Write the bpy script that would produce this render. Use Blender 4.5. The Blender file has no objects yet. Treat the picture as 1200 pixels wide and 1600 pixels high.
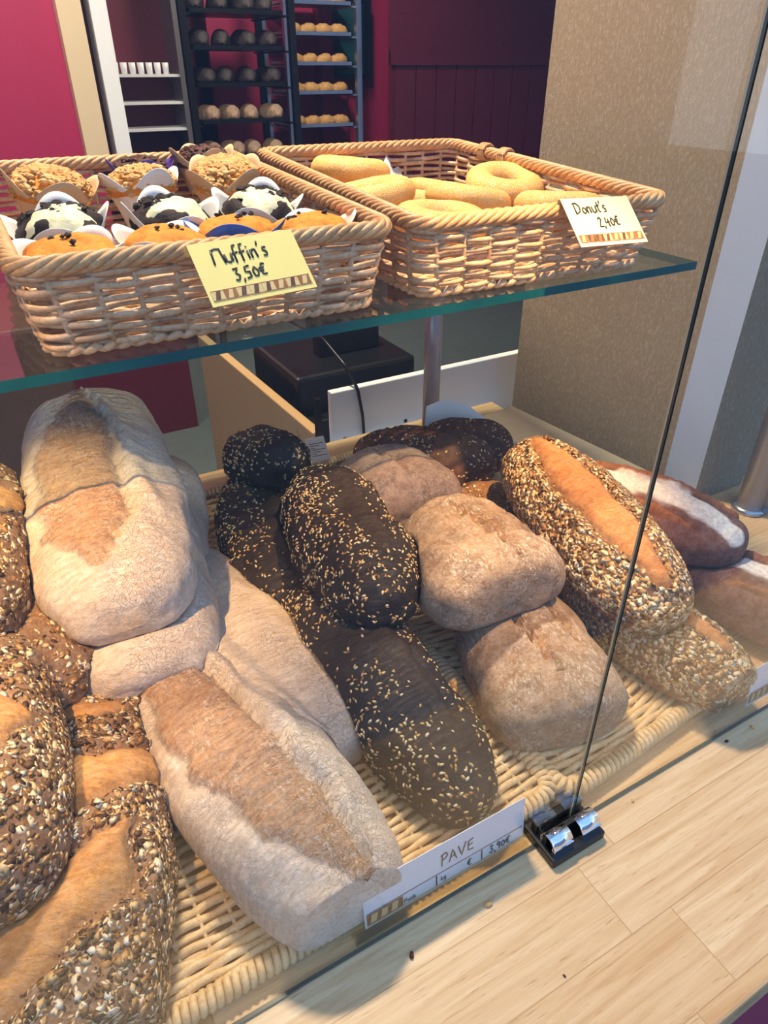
import bpy, math, random
import numpy as np
from mathutils import Vector, Matrix

S = bpy.context.scene
COL = S.collection
random.seed(7)
RNG = np.random.default_rng(7)
PI = math.pi

# ---------------------------------------------------------------- camera
CAM = np.array([-0.375, -0.275, 0.66])
PITCH, YAW, FOC = math.radians(32.874), math.radians(29.5), 1080.0
cam = bpy.data.objects.new('camera', bpy.data.cameras.new('camera'))
COL.objects.link(cam)
cam.location = CAM
cam.rotation_euler = (PI / 2 - PITCH, 0, -YAW)
cam.data.sensor_fit = 'VERTICAL'
cam.data.sensor_height = 36.0
cam.data.lens = FOC / 1600 * 36.0
cam.data.clip_start = 0.01
S.camera = cam

# ---------------------------------------------------------------- world, lights, exposure
S.view_settings.view_transform = 'Standard'
S.view_settings.look = 'None'
S.view_settings.exposure = 0.0
S.view_settings.gamma = 1.0
S.view_settings.use_curve_mapping = False
W = bpy.data.worlds.new('sky'); S.world = W; W.use_nodes = True
nt = W.node_tree; nt.nodes.clear()
wo = nt.nodes.new('ShaderNodeOutputWorld'); bg = nt.nodes.new('ShaderNodeBackground')
tc = nt.nodes.new('ShaderNodeTexCoord'); sx = nt.nodes.new('ShaderNodeSeparateXYZ'); cr = nt.nodes.new('ShaderNodeValToRGB')
nt.links.new(tc.outputs['Generated'], sx.inputs[0]); nt.links.new(sx.outputs['Z'], cr.inputs[0])
cr.color_ramp.elements[0].position = 0.0; cr.color_ramp.elements[0].color = (0.64, 0.81, 1.0, 1)
cr.color_ramp.elements[1].position = 0.7; cr.color_ramp.elements[1].color = (0.26, 0.50, 1.0, 1)
nt.links.new(cr.outputs[0], bg.inputs[0]); bg.inputs[1].default_value = 1.65
nt.links.new(bg.outputs[0], wo.inputs[0])


def lamp(name, loc, target, power, color, radius, cone):
    l = bpy.data.lights.new(name, 'SPOT')
    l.energy = power; l.color = color; l.shadow_soft_size = radius
    l.spot_size = math.radians(cone); l.spot_blend = 0.65
    o = bpy.data.objects.new(name, l); COL.objects.link(o)
    o.location = loc
    o.rotation_euler = (Vector(target) - Vector(loc)).to_track_quat('-Z', 'Y').to_euler()
    return o


WARM = (1.0, 0.58, 0.24)
LAMPS = [((-0.80, -0.06, 1.62), (-0.47, 0.33, 0.15), 430, 0.02, 25),
         ((0.36, -0.06, 1.62), (0.13, 0.33, 0.12), 430, 0.02, 24)]
for i, (p, t, e, r, c) in enumerate(LAMPS):
    lamp('window_spot_light', p, t, e, WARM, r, c)
al = bpy.data.lights.new('shop_ceiling_light', 'AREA'); al.shape = 'RECTANGLE'; al.size = 0.35; al.size_y = 0.12; al.energy = 78; al.color = (1.0, 0.83, 0.63)
ao = bpy.data.objects.new('shop_ceiling_light', al); COL.objects.link(ao); ao.location = (0.05, 1.16, 2.1)
lamp('shop_spot_light', (1.3, 3.3, 1.9), (1.5, 4.6, 0.5), 110, (1.0, 0.86, 0.72), 0.15, 120)
lamp('shop_spot_light', (-0.3, 2.2, 1.9), (-0.1, 3.0, 0.2), 70, (1.0, 0.86, 0.75), 0.15, 120)


# ---------------------------------------------------------------- helpers
def link(name, me, mat=None, parent=None):
    o = bpy.data.objects.new(name, me); COL.objects.link(o)
    if mat is not None:
        for m in (mat if isinstance(mat, (list, tuple)) else [mat]):
            me.materials.append(m)
    if parent is not None: o.parent = parent
    return o


def tag(o, label, cat, group=None, kind=None):
    o['label'] = label; o['category'] = cat
    if group: o['group'] = group
    if kind: o['kind'] = kind
    return o


def empty(name, loc=(0, 0, 0), rz=0.0):
    o = bpy.data.objects.new(name, None); COL.objects.link(o)
    o.empty_display_size = 0.02
    o.location = loc; o.rotation_euler = (0, 0, rz)
    return o


def copy_tree(o, parent=None):
    c = o.copy(); COL.objects.link(c)
    if parent is not None: c.parent = parent
    for ch in list(o.children): copy_tree(ch, c)
    return c


class MB:
    def __init__(s):
        s.v = []; s.f = []; s.m = []; s.sm = []; s.n = 0

    def add(s, V, F, mi=0, smooth=True):
        V = np.asarray(V, float)
        s.v.append(V)
        for f in F: s.f.append(tuple(int(i) + s.n for i in f))
        s.m += [mi] * len(F); s.sm += [smooth] * len(F)
        s.n += len(V)

    def box(s, lo, hi, mi=0, R=None, o=(0, 0, 0)):
        x0, y0, z0 = lo; x1, y1, z1 = hi
        V = np.array([[x0, y0, z0], [x1, y0, z0], [x1, y1, z0], [x0, y1, z0], [x0, y0, z1], [x1, y0, z1], [x1, y1, z1], [x0, y1, z1]], float)
        if R is not None: V = V @ np.array(R).T
        V = V + np.array(o)
        s.add(V, [(0, 3, 2, 1), (4, 5, 6, 7), (0, 1, 5, 4), (1, 2, 6, 5), (2, 3, 7, 6), (3, 0, 4, 7)], mi, False)

    def tube(s, P, r, k=6, mi=0, closed=False, caps=True, flat=None):
        P = np.asarray(P, float); n = len(P)
        if closed: T = np.roll(P, -1, 0) - np.roll(P, 1, 0)
        else:
            T = np.gradient(P, axis=0)
        T /= np.linalg.norm(T, axis=1)[:, None] + 1e-12
        up = np.array([0, 0, 1.0]) if flat is None else np.array(flat, float)
        A = np.cross(T, up)
        bad = np.linalg.norm(A, axis=1) < 0.05
        A[bad] = np.cross(T[bad], np.array([1.0, 0.03, 0.01]))
        A /= np.linalg.norm(A, axis=1)[:, None]
        B = np.cross(A, T)
        r = np.broadcast_to(np.asarray(r, float), (n,)) if np.ndim(r) < 2 else r
        a = np.linspace(0, 2 * PI, k, endpoint=False)
        V = P[:, None] + r[:, None, None] * (A[:, None] * np.cos(a)[None, :, None] + B[:, None] * np.sin(a)[None, :, None])
        V = V.reshape(-1, 3)
        F = []
        m = n if closed else n - 1
        for i in range(m):
            j = (i + 1) % n
            for q in range(k):
                q2 = (q + 1) % k
                F.append((i * k + q, i * k + q2, j * k + q2, j * k + q))
        if not closed and caps:
            F.append(tuple(range(k - 1, -1, -1))); F.append(tuple((n - 1) * k + q for q in range(k)))
        s.add(V, F, mi)

    def lathe(s, prof, k=24, o=(0, 0, 0), mi=0, fn=None):
        prof = np.asarray(prof, float); n = len(prof)
        a = np.linspace(0, 2 * PI, k, endpoint=False)
        V = np.stack([prof[:, None, 0] * np.cos(a), prof[:, None, 0] * np.sin(a), np.repeat(prof[:, 1:2], k, 1)], 2).reshape(-1, 3)
        if fn is not None: V = fn(V)
        F = []
        for i in range(n - 1):
            for q in range(k):
                q2 = (q + 1) % k
                F.append((i * k + q, i * k + q2, (i + 1) * k + q2, (i + 1) * k + q))
        if prof[0, 0] > 1e-6: F.append(tuple(range(k - 1, -1, -1)))
        if prof[-1, 0] > 1e-6: F.append(tuple((n - 1) * k + q for q in range(k)))
        s.add(V + np.array(o), F, mi)

    def prism(s, poly, z0, z1, mi=0):
        n = len(poly)
        V = [(x, y, z0) for x, y in poly] + [(x, y, z1) for x, y in poly]
        F = [tuple(range(n - 1, -1, -1)), tuple(range(n, 2 * n))] + [(i, (i + 1) % n, n + (i + 1) % n, n + i) for i in range(n)]
        s.add(V, F, mi, False)

    def build(s, name, mat=None, parent=None, bevel=0.0):
        me = bpy.data.meshes.new(name)
        V = np.concatenate(s.v) if s.v else np.zeros((0, 3))
        me.from_pydata(V.tolist(), [], s.f)
        me.polygons.foreach_set('material_index', s.m)
        me.polygons.foreach_set('use_smooth', s.sm)
        me.update()
        o = link(name, me, mat, parent)
        if bevel:
            b = o.modifiers.new('bevel', 'BEVEL'); b.width = bevel; b.segments = 2; b.limit_method = 'ANGLE'
        return o


def hash3(ix, iy, iz, seed):
    h = (ix * 374761393 + iy * 668265263 + iz * 2147483647 + seed * 1274126177) & 0xffffffff
    h = ((h ^ (h >> 13)) * 1274126177) & 0xffffffff
    h = (h ^ (h >> 16)) & 0xffffffff
    return h / 4294967295.0 * 2 - 1


def vnoise(P, scale, seed=0, octaves=2):
    out = np.zeros(len(P)); amp = 1.0
    for o in range(octaves):
        Q = P * scale + 17.3 * (seed + 1) + 5.1 * o
        I = np.floor(Q).astype(np.int64); Fr = Q - I; Fr = Fr * Fr * (3 - 2 * Fr)
        acc = 0
        for dx in (0, 1):
            for dy in (0, 1):
                for dz in (0, 1):
                    w = np.where(dx, Fr[:, 0], 1 - Fr[:, 0]) * np.where(dy, Fr[:, 1], 1 - Fr[:, 1]) * np.where(dz, Fr[:, 2], 1 - Fr[:, 2])
                    acc = acc + w * hash3(I[:, 0] + dx, I[:, 1] + dy, I[:, 2] + dz, seed + o * 7)
        out += amp * acc; amp *= 0.5; scale *= 2.03
    return out


def sstep(a, b, x):
    t = np.clip((x - a) / (b - a), 0, 1)
    return t * t * (3 - 2 * t)


# ---------------------------------------------------------------- materials
def srgb(h):
    h = h.lstrip('#')
    return tuple((c / 12.92 if c <= 0.04045 else ((c + 0.055) / 1.055) ** 2.4) for c in (int(h[i:i + 2], 16) / 255 for i in (0, 2, 4))) + (1,)


class NT:
    def __init__(s, name):
        s.mat = bpy.data.materials.new(name); s.mat.use_nodes = True
        s.t = s.mat.node_tree; s.t.nodes.clear()
        s.out = s.t.nodes.new('ShaderNodeOutputMaterial')
        s.co = s.t.nodes.new('ShaderNodeTexCoord')

    def n(s, kind, **kw):
        nd = s.t.nodes.new(kind)
        for k, v in kw.items(): setattr(nd, k, v)
        return nd

    def l(s, a, b): s.t.links.new(a, b)

    def noise(s, scale, detail=4, rough=0.6, vec=None, dist=0.0):
        nd = s.n('ShaderNodeTexNoise'); nd.inputs['Scale'].default_value = scale
        nd.inputs['Detail'].default_value = detail; nd.inputs['Roughness'].default_value = rough
        nd.inputs['Distortion'].default_value = dist
        s.l(vec if vec is not None else s.co.outputs['Object'], nd.inputs['Vector'])
        return nd.outputs['Fac']

    def ramp(s, fac, stops):
        nd = s.n('ShaderNodeValToRGB'); e = nd.color_ramp.elements
        while len(e) < len(stops): e.new(0.5)
        for i, (p, c) in enumerate(stops):
            e[i].position = p; e[i].color = c if isinstance(c, tuple) else (c, c, c, 1)
        s.l(fac, nd.inputs[0])
        return nd.outputs[0]

    def mix(s, fac, a, b, mode='MIX'):
        nd = s.n('ShaderNodeMix', data_type='RGBA', blend_type=mode)
        for v, i in ((fac, nd.inputs[0]), (a, nd.inputs[6]), (b, nd.inputs[7])):
            if isinstance(v, (int, float)): i.default_value = v
            elif isinstance(v, tuple): i.default_value = v
            else: s.l(v, i)
        return nd.outputs[2]

    def math(s, op, a, b=0.0, clamp=False):
        nd = s.n('ShaderNodeMath', operation=op, use_clamp=clamp)
        for v, i in ((a, nd.inputs[0]), (b, nd.inputs[1])):
            if isinstance(v, (int, float)): i.default_value = v
            else: s.l(v, i)
        return nd.outputs[0]

    def attr(s, name):
        nd = s.n('ShaderNodeAttribute'); nd.attribute_name = name
        return nd

    def mapping(s, scale=(1, 1, 1), rot=(0, 0, 0)):
        nd = s.n('ShaderNodeMapping'); nd.inputs['Scale'].default_value = scale; nd.inputs['Rotation'].default_value = rot
        s.l(s.co.outputs['Object'], nd.inputs['Vector'])
        return nd.outputs[0]

    def bump(s, h, strength=0.5, dist=0.002, normal=None):
        nd = s.n('ShaderNodeBump'); nd.inputs['Strength'].default_value = strength; nd.inputs['Distance'].default_value = dist
        s.l(h, nd.inputs['Height'])
        if normal is not None: s.l(normal, nd.inputs['Normal'])
        return nd.outputs[0]

    def principled(s, color, rough=0.6, normal=None, metallic=0.0, spec=0.5, **kw):
        b = s.n('ShaderNodeBsdfPrincipled')
        if isinstance(color, tuple): b.inputs['Base Color'].default_value = color
        else: s.l(color, b.inputs['Base Color'])
        if isinstance(rough, (int, float)): b.inputs['Roughness'].default_value = rough
        else: s.l(rough, b.inputs['Roughness'])
        b.inputs['Metallic'].default_value = metallic
        b.inputs['Specular IOR Level'].default_value = spec
        for k, v in kw.items(): b.inputs[k].default_value = v
        if normal is not None: s.l(normal, b.inputs['Normal'])
        s.l(b.outputs[0], s.out.inputs[0])
        return s.mat


def plain(name, col, rough=0.6, metallic=0.0, var=0.12, scale=30, spec=0.5):
    m = NT(name)
    c = srgb(col)
    d = tuple(x * (1 - var) for x in c[:3]) + (1,)
    k = m.mix(m.noise(scale, 4), c, d)
    return m.principled(k, rough, None, metallic, spec)


def glass_mat(name, tint=(0.97, 0.985, 0.98, 1), ior_r0=0.045, haze=0.0):
    m = NT(name)
    tr = m.n('ShaderNodeBsdfTransparent'); tr.inputs[0].default_value = tint
    gl = m.n('ShaderNodeBsdfGlossy'); gl.inputs['Roughness'].default_value = 0.0
    ge = m.n('ShaderNodeNewGeometry')
    dp = m.n('ShaderNodeVectorMath', operation='DOT_PRODUCT'); m.l(ge.outputs['Normal'], dp.inputs[0]); m.l(ge.outputs['Incoming'], dp.inputs[1])
    c = m.math('ABSOLUTE', dp.outputs['Value'])
    k = m.math('POWER', m.math('SUBTRACT', 1.0, c, True), 5.0)
    fr = m.math('ADD', m.math('MULTIPLY', k, 1 - ior_r0), ior_r0, True)
    mx = m.n('ShaderNodeMixShader'); m.l(fr, mx.inputs[0]); m.l(tr.outputs[0], mx.inputs[1]); m.l(gl.outputs[0], mx.inputs[2])
    m.l(mx.outputs[0], m.out.inputs[0])
    return m.mat


def bread_mat(name, c1, c2, ear1, ear2, flour=0.3, fcol='#E9DFD2', crackle=0.4, spec=0.3, fscale=55, bstr=0.6, rough=0.8, burn=0.5, earflour=0.28, grit=0.0):
    m = NT(name)
    ear = m.attr('ear').outputs['Fac']; fl = m.attr('flour').outputs['Fac']
    base = m.mix(m.ramp(m.noise(28, 5, 0.65), [(0.35, 0.0), (0.65, 1.0)]), srgb(c1), srgb(c2))
    vec = m.mapping((1.0, 2.6, 1.0))
    fib = m.noise(70, 6, 0.7, vec, 1.2)
    earc = m.mix(m.ramp(fib, [(0.35, 0.0), (0.68, 1.0)]), srgb(ear1), srgb(ear2))
    col = m.mix(ear, base, earc)
    edge = m.ramp(ear, [(0.12, 0.0), (0.42, burn), (0.62, burn), (0.95, 0.0)])
    col = m.mix(m.math('MULTIPLY', edge, m.ramp(m.noise(35, 3), [(0.35, 0.2), (0.6, 1.0)])), col, m.mix(0.75, srgb(ear2), (0.045, 0.02, 0.01, 1)))
    fn = m.ramp(m.noise(fscale, 9, 0.75), [(0.5 - 0.35 * flour - 0.08, 1.0 if flour > 0.95 else 0.0), (0.62, 1.0)])
    ff = m.math('MULTIPLY', m.math('MULTIPLY', m.math('MULTIPLY', fn, m.ramp(m.noise(240, 5, 0.7), [(0.36, 0.35), (0.56, 1.0)])), flour * 1.25, True), m.math('SUBTRACT', 1.0, m.math('MULTIPLY', ear, 1.0 - earflour)))
    ff = m.math('MAXIMUM', ff, m.math('MULTIPLY', fl, m.ramp(m.noise(130, 6, 0.7), [(0.3, 0.55), (0.6, 1.0)])))
    if grit:
        gr = m.noise(300, 5, 0.7, m.mapping((1.0, 0.45, 1.0)), 0.6)
        ff = m.math('MAXIMUM', ff, m.math('MULTIPLY', m.ramp(gr, [(0.51, 0.0), (0.60, 1.0)]), m.math('MULTIPLY', m.ramp(m.noise(20, 4), [(0.3, 0.15), (0.62, 1.0)]), grit)))
    col = m.mix(ff, col, srgb(fcol))
    nz = m.noise(9, 4, 0.6)
    dv = m.n('ShaderNodeVectorMath', operation='SCALE'); dv.inputs['Scale'].default_value = 1.0
    nn = m.n('ShaderNodeTexNoise'); nn.inputs['Scale'].default_value = 30; m.l(m.co.outputs['Object'], nn.inputs['Vector'])
    ad = m.n('ShaderNodeMix', data_type='VECTOR'); ad.inputs[0].default_value = 0.05
    m.l(m.co.outputs['Object'], ad.inputs[4]); m.l(nn.outputs['Color'], ad.inputs[5])
    vo = m.n('ShaderNodeTexVoronoi', feature='DISTANCE_TO_EDGE'); vo.inputs['Scale'].default_value = 190
    m.l(ad.outputs[1], vo.inputs['Vector'])
    ck = m.ramp(vo.outputs['Distance'], [(0.0, 0.0), (0.05, 1.0)])
    ckm = m.math('MULTIPLY', m.math('SUBTRACT', 1.0, ck), m.ramp(nz, [(0.42, 0.0), (0.6, crackle)]))
    col = m.mix(m.math('MULTIPLY', ckm, 0.40), col, m.mix(0.5, srgb(c2), srgb(ear2)))
    b1 = m.bump(m.noise(60, 6, 0.7, vec, 0.8), bstr, 0.0035)
    b2 = m.bump(m.noise(330, 4, 0.6), 0.45, 0.0012, b1)
    b3 = m.bump(m.math('SUBTRACT', 1.0, ckm), 0.8, 0.0012, b2)
    return m.principled(col, rough, b3, 0.0, spec)


def seed_mat(name, cols, rough=0.55):
    m = NT(name)
    r = m.attr('tone').outputs['Fac']
    st = [(i / max(1, len(cols) - 1), srgb(c)) for i, c in enumerate(cols)]
    c = m.ramp(r, st)
    c = m.mix(m.noise(900, 2), c, m.mix(0.35, c, (0.25, 0.13, 0.05, 1)))
    return m.principled(c, rough, None, 0.0, 0.4)


M = {}
# wood worktop: staves glued along x
def wood_mat():
    m = NT('oak_staves')
    mp = m.n('ShaderNodeMapping'); m.l(m.co.outputs['Object'], mp.inputs[0]); mp.inputs['Location'].default_value = (-0.026, 0.109, 0)
    br = m.n('ShaderNodeTexBrick'); m.l(mp.outputs[0], br.inputs['Vector'])
    br.offset = 0.1225; br.inputs['Scale'].default_value = 1.0
    br.inputs['Brick Width'].default_value = 0.4; br.inputs['Row Height'].default_value = 0.071
    br.inputs['Mortar Size'].default_value = 0.0005; br.inputs['Mortar Smooth'].default_value = 0.3
    br.inputs['Color1'].default_value = srgb('#E4C394'); br.inputs['Color2'].default_value = srgb('#D2AA76')
    br.inputs['Mortar'].default_value = srgb('#AF8A5C')
    # per-stave shift of the grain
    sh = m.n('ShaderNodeVectorMath', operation='SCALE'); m.l(br.outputs['Color'], sh.inputs[0]); sh.inputs['Scale'].default_value = 7.0
    ad = m.n('ShaderNodeVectorMath', operation='ADD'); m.l(m.co.outputs['Object'], ad.inputs[0]); m.l(sh.outputs[0], ad.inputs[1])
    ms = m.n('ShaderNodeMapping'); m.l(ad.outputs[0], ms.inputs[0]); ms.inputs['Scale'].default_value = (0.8, 15.0, 1.0)
    g1 = m.noise(6, 6, 0.6, ms.outputs[0], 1.4)
    ms2 = m.n('ShaderNodeMapping'); m.l(ad.outputs[0], ms2.inputs[0]); ms2.inputs['Scale'].default_value = (1.0, 20.0, 1.0)
    g2 = m.noise(30, 4, 0.65, ms2.outputs[0], 0.3)
    c = m.mix(m.ramp(g1, [(0.36, 0.0), (0.72, 0.7)]), br.outputs['Color'], srgb('#BC8A54'))
    c = m.mix(m.ramp(g2, [(0.60, 0.0), (0.70, 0.6)]), c, srgb('#946235'))
    return m.principled(c, 0.42, m.bump(g2, 0.06, 0.0005), 0.0, 0.4)


M['wood'] = wood_mat()
M['pale_wood'] = plain('pale_wood', '#DCC39A', 0.5, var=0.2, scale=14)
M['glass'] = glass_mat('window_glass', (0.97, 0.985, 0.98, 1), 0.035)
M['shelf_glass'] = glass_mat('shelf_glass', (0.86, 0.94, 0.96, 1), 0.05)
def edge_glass():
    m = NT('glass_edge')
    return m.principled(m.mix(m.noise(20, 3), srgb('#16615F'), srgb('#0A3C44')), 0.12, None, 0.0, 0.7)
M['glass_edge'] = edge_glass()
M['seam_edge'] = plain('seam_edge', '#33443F', 0.15, var=0.3, scale=60, spec=0.7)
M['seam_bright'] = plain('seam_bright', '#CDBE98', 0.2, var=0.1, scale=60, spec=0.7)


def wicker_mat(name, a, b, c):
    m = NT(name)
    k = m.mix(m.ramp(m.noise(45, 4), [(0.35, 0.0), (0.65, 1.0)]), srgb(a), srgb(b))
    k = m.mix(m.ramp(m.noise(240, 3), [(0.5, 0.0), (0.75, 0.6)]), k, srgb(c))
    return m.principled(k, 0.45, m.bump(m.noise(400, 3), 0.3, 0.0006), 0.0, 0.45)


M['wicker'] = wicker_mat('wicker', '#E0C09A', '#C99F74', '#9C7046')
M['wicker_rim'] = wicker_mat('wicker_rim', '#DDB27E', '#C6935C', '#95653A')
M['tray_wicker'] = wicker_mat('tray_wicker', '#E6CC9E', '#D4B07A', '#B58A56')


def stucco_mat():
    m = NT('stucco')
    k = m.mix(m.noise(3, 5), srgb('#BDA788'), srgb('#A99272'))
    mp = m.mapping((1, 1, 0.45), (0, 0.25, 0))
    h = m.noise(240, 6, 0.8, mp)
    k = m.mix(m.ramp(h, [(0.50, 0.0), (0.68, 0.5)]), k, srgb('#EADCC4'))
    return m.principled(k, 0.75, m.bump(h, 1.0, 0.007), 0.0, 0.5)


M['stucco'] = stucco_mat()
M['white_plaster'] = plain('white_plaster', '#D5DAE0', 0.7, var=0.08, scale=20)
M['crimson'] = plain('crimson_paint', '#A92050', 0.55, var=0.1, scale=4)
M['dark_crimson'] = plain('dark_crimson_paint', '#5E1428', 0.5, var=0.15, scale=5)
M['cream'] = plain('cream_paint', '#DCC8A4', 0.5, var=0.06)
M['tan_panel'] = plain('tan_laminate', '#BE9C6C', 0.5, var=0.12, scale=8)
M['white'] = plain('white_paint', '#EDF0F2', 0.45, var=0.04)
M['white_edge'] = plain('white_board_edge', '#E6DCC0', 0.5, var=0.08)
M['black'] = plain('black_plastic', '#121315', 0.35, var=0.3)
M['rack_black'] = plain('black_steel', '#17191C', 0.35, 0.3, var=0.3)
M['steel'] = plain('brushed_steel', '#B9BEC6', 0.28, 0.9, var=0.12, scale=60)
M['chrome'] = plain('chrome', '#E4E7EA', 0.06, 1.0, var=0.03)
M['post'] = plain('post_paint', '#C9C6C8', 0.3, 0.4, var=0.08)
M['floor'] = plain('floor_lino', '#6E7C7A', 0.3, var=0.35, scale=14)
M['brown_wood'] = plain('brown_wood', '#5A3A20', 0.5, var=0.4, scale=9)
M['ceiling'] = plain('ceiling_paint', '#CFC8BE', 0.8)
M['street'] = plain('paving', '#8B8A88', 0.8, var=0.25, scale=5)
M['facade'] = plain('facade_paint', '#9A2B48', 0.6, var=0.1, scale=6)
M['facade_far'] = plain('far_plaster', '#8EA0B8', 0.8, var=0.2, scale=1.5)
M['dark_glass'] = plain('dark_window', '#1B2430', 0.1, var=0.2, scale=3)
M['paper'] = plain('white_paper', '#F1EFEA', 0.7, var=0.03)
M['yellow_card'] = plain('yellow_card', '#F3E187', 0.65, var=0.04)
M['cream_card'] = plain('cream_card', '#F2E6B4', 0.65, var=0.04)
M['blue_card'] = plain('white_label', '#E3E6EE', 0.5, var=0.05, scale=40)
M['ink'] = plain('black_ink', '#17161C', 0.5)
M['bread_strip'] = plain('printed_brown', '#A5672F', 0.5, var=0.4, scale=200)
M['strip_light'] = plain('printed_cream', '#E8C98A', 0.5, var=0.3, scale=200)
M['strip_dark'] = plain('printed_dark', '#5C3618', 0.5, var=0.4, scale=200)
M['strip_red'] = plain('printed_red', '#8A3B2E', 0.5)
M['acrylic'] = glass_mat('label_holder', (0.97, 0.93, 0.78, 1), 0.06)
M['teal'] = plain('teal_paint', '#1E4F5A', 0.4)
M['denim'] = plain('blue_cloth', '#2D5E9E', 0.8, var=0.3, scale=25)

BREADS = {
    'pave': bread_mat('pale_floured_crust', '#D2BBA2', '#B99A7C', '#C08F5C', '#80583C', 0.62, '#EDE4DA', 0.75, earflour=0.36, burn=0.6, grit=0.55, bstr=1.0),
    'dark': bread_mat('black_rye_crust', '#281C1B', '#150F11', '#35261F', '#1F1614', 0.06, '#7A6A64', 0.1, 0.5, 80, 1.0, 0.55),
    'brown': bread_mat('brown_floured_crust', '#96704A', '#6E4C30', '#B07C42', '#644026', 0.34, '#E2D3C0', 0.2, 0.35, 75, grit=0.75, burn=0.7),
    'greybrown': bread_mat('grey_brown_crust', '#6E5850', '#4E3C38', '#7A5A48', '#4E382E', 0.3, '#B8A8A4', 0.2, 0.35, 80, grit=0.5),
    'oat': bread_mat('oat_loaf_crust', '#7C4A26', '#58321A', '#CC8A48', '#9A5826', 0.18, '#EACFA4', 0.1, 0.4, 60, burn=0.8, earflour=0.9, grit=0.3),
    'grain': bread_mat('grain_loaf_crust', '#865A34', '#5C3C22', '#D0954A', '#96622E', 0.22, '#D6C2AA', 0.1, 0.4, 60, earflour=0.95, grit=0.3),
    'darkbrown': bread_mat('dark_brown_crust', '#5A3524', '#3E2418', '#7A4A2C', '#4E2C1A', 0.08, '#B79A80', 0.1, 0.4, 80),
    'floured': bread_mat('brown_crust_floured_band', '#7E4630', '#5F3322', '#A5683E', '#7A4526', 0.10, '#EFE8DE', 0.2, 0.4, 80),
}
SEEDS = {
    'sesame': seed_mat('sesame_and_flax', ['#5A3B22', '#B98E55', '#D9B87C', '#E9D3A2', '#F0E2BE']),
    'oat': seed_mat('oat_flakes', ['#6E431F', '#B98A50', '#D9B57E', '#EBD6A8', '#F4E9CE']),
    'grain': seed_mat('oats_and_seeds', ['#2A1C14', '#3E2A1C', '#A87C48', '#D6B27C', '#EAD7AE', '#F2E8D2']),
}


# ---------------------------------------------------------------- loaves
from mathutils.bvhtree import BVHTree
SET_LOAVES = []
TRAY_TOP = 0.0185


def settle(P, F, o, nu, nv):
    """a loaf laid on others takes their shape where they touch: no loaf runs into another"""
    Mw = np.array(Matrix.LocRotScale(o.location, o.rotation_euler, None))
    Q = P @ Mw[:3, :3].T + Mw[:3, 3]
    lo, hi = Q.min(0), Q.max(0)
    Q0 = Q.copy()
    for bv, l2, h2 in SET_LOAVES:
        if (lo > h2).any() or (hi < l2).any(): continue
        cand = np.where(((Q > l2 - 0.002) & (Q < h2 + 0.002)).all(1))[0]
        for i in cand:
            v = Vector(Q[i])
            h, n, _, d = bv.find_nearest(v)
            if h is None: continue
            g = (v - h).dot(n)
            if g < 0.0030: Q[i] = h + n * 0.0030
    D = (Q - Q0).reshape(nu, nv, 3)
    for _ in range(4):
        D = (D + np.roll(D, 1, 1) + np.roll(D, -1, 1)) / 3
        D[1:-1] = (D[:-2] + D[1:-1] + D[2:]) / 3
    Q = Q0 + D.reshape(-1, 3)
    Q[:, 2] = np.maximum(Q[:, 2], TRAY_TOP)
    Q[:, 1] = np.maximum(Q[:, 1], 0.0115 + 0.0 * Q[:, 1])
    SET_LOAVES.append((BVHTree.FromPolygons(Q.tolist(), [tuple(f) for f in F]), Q.min(0), Q.max(0)))
    return (Q - Mw[:3, 3]) @ Mw[:3, :3]


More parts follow.
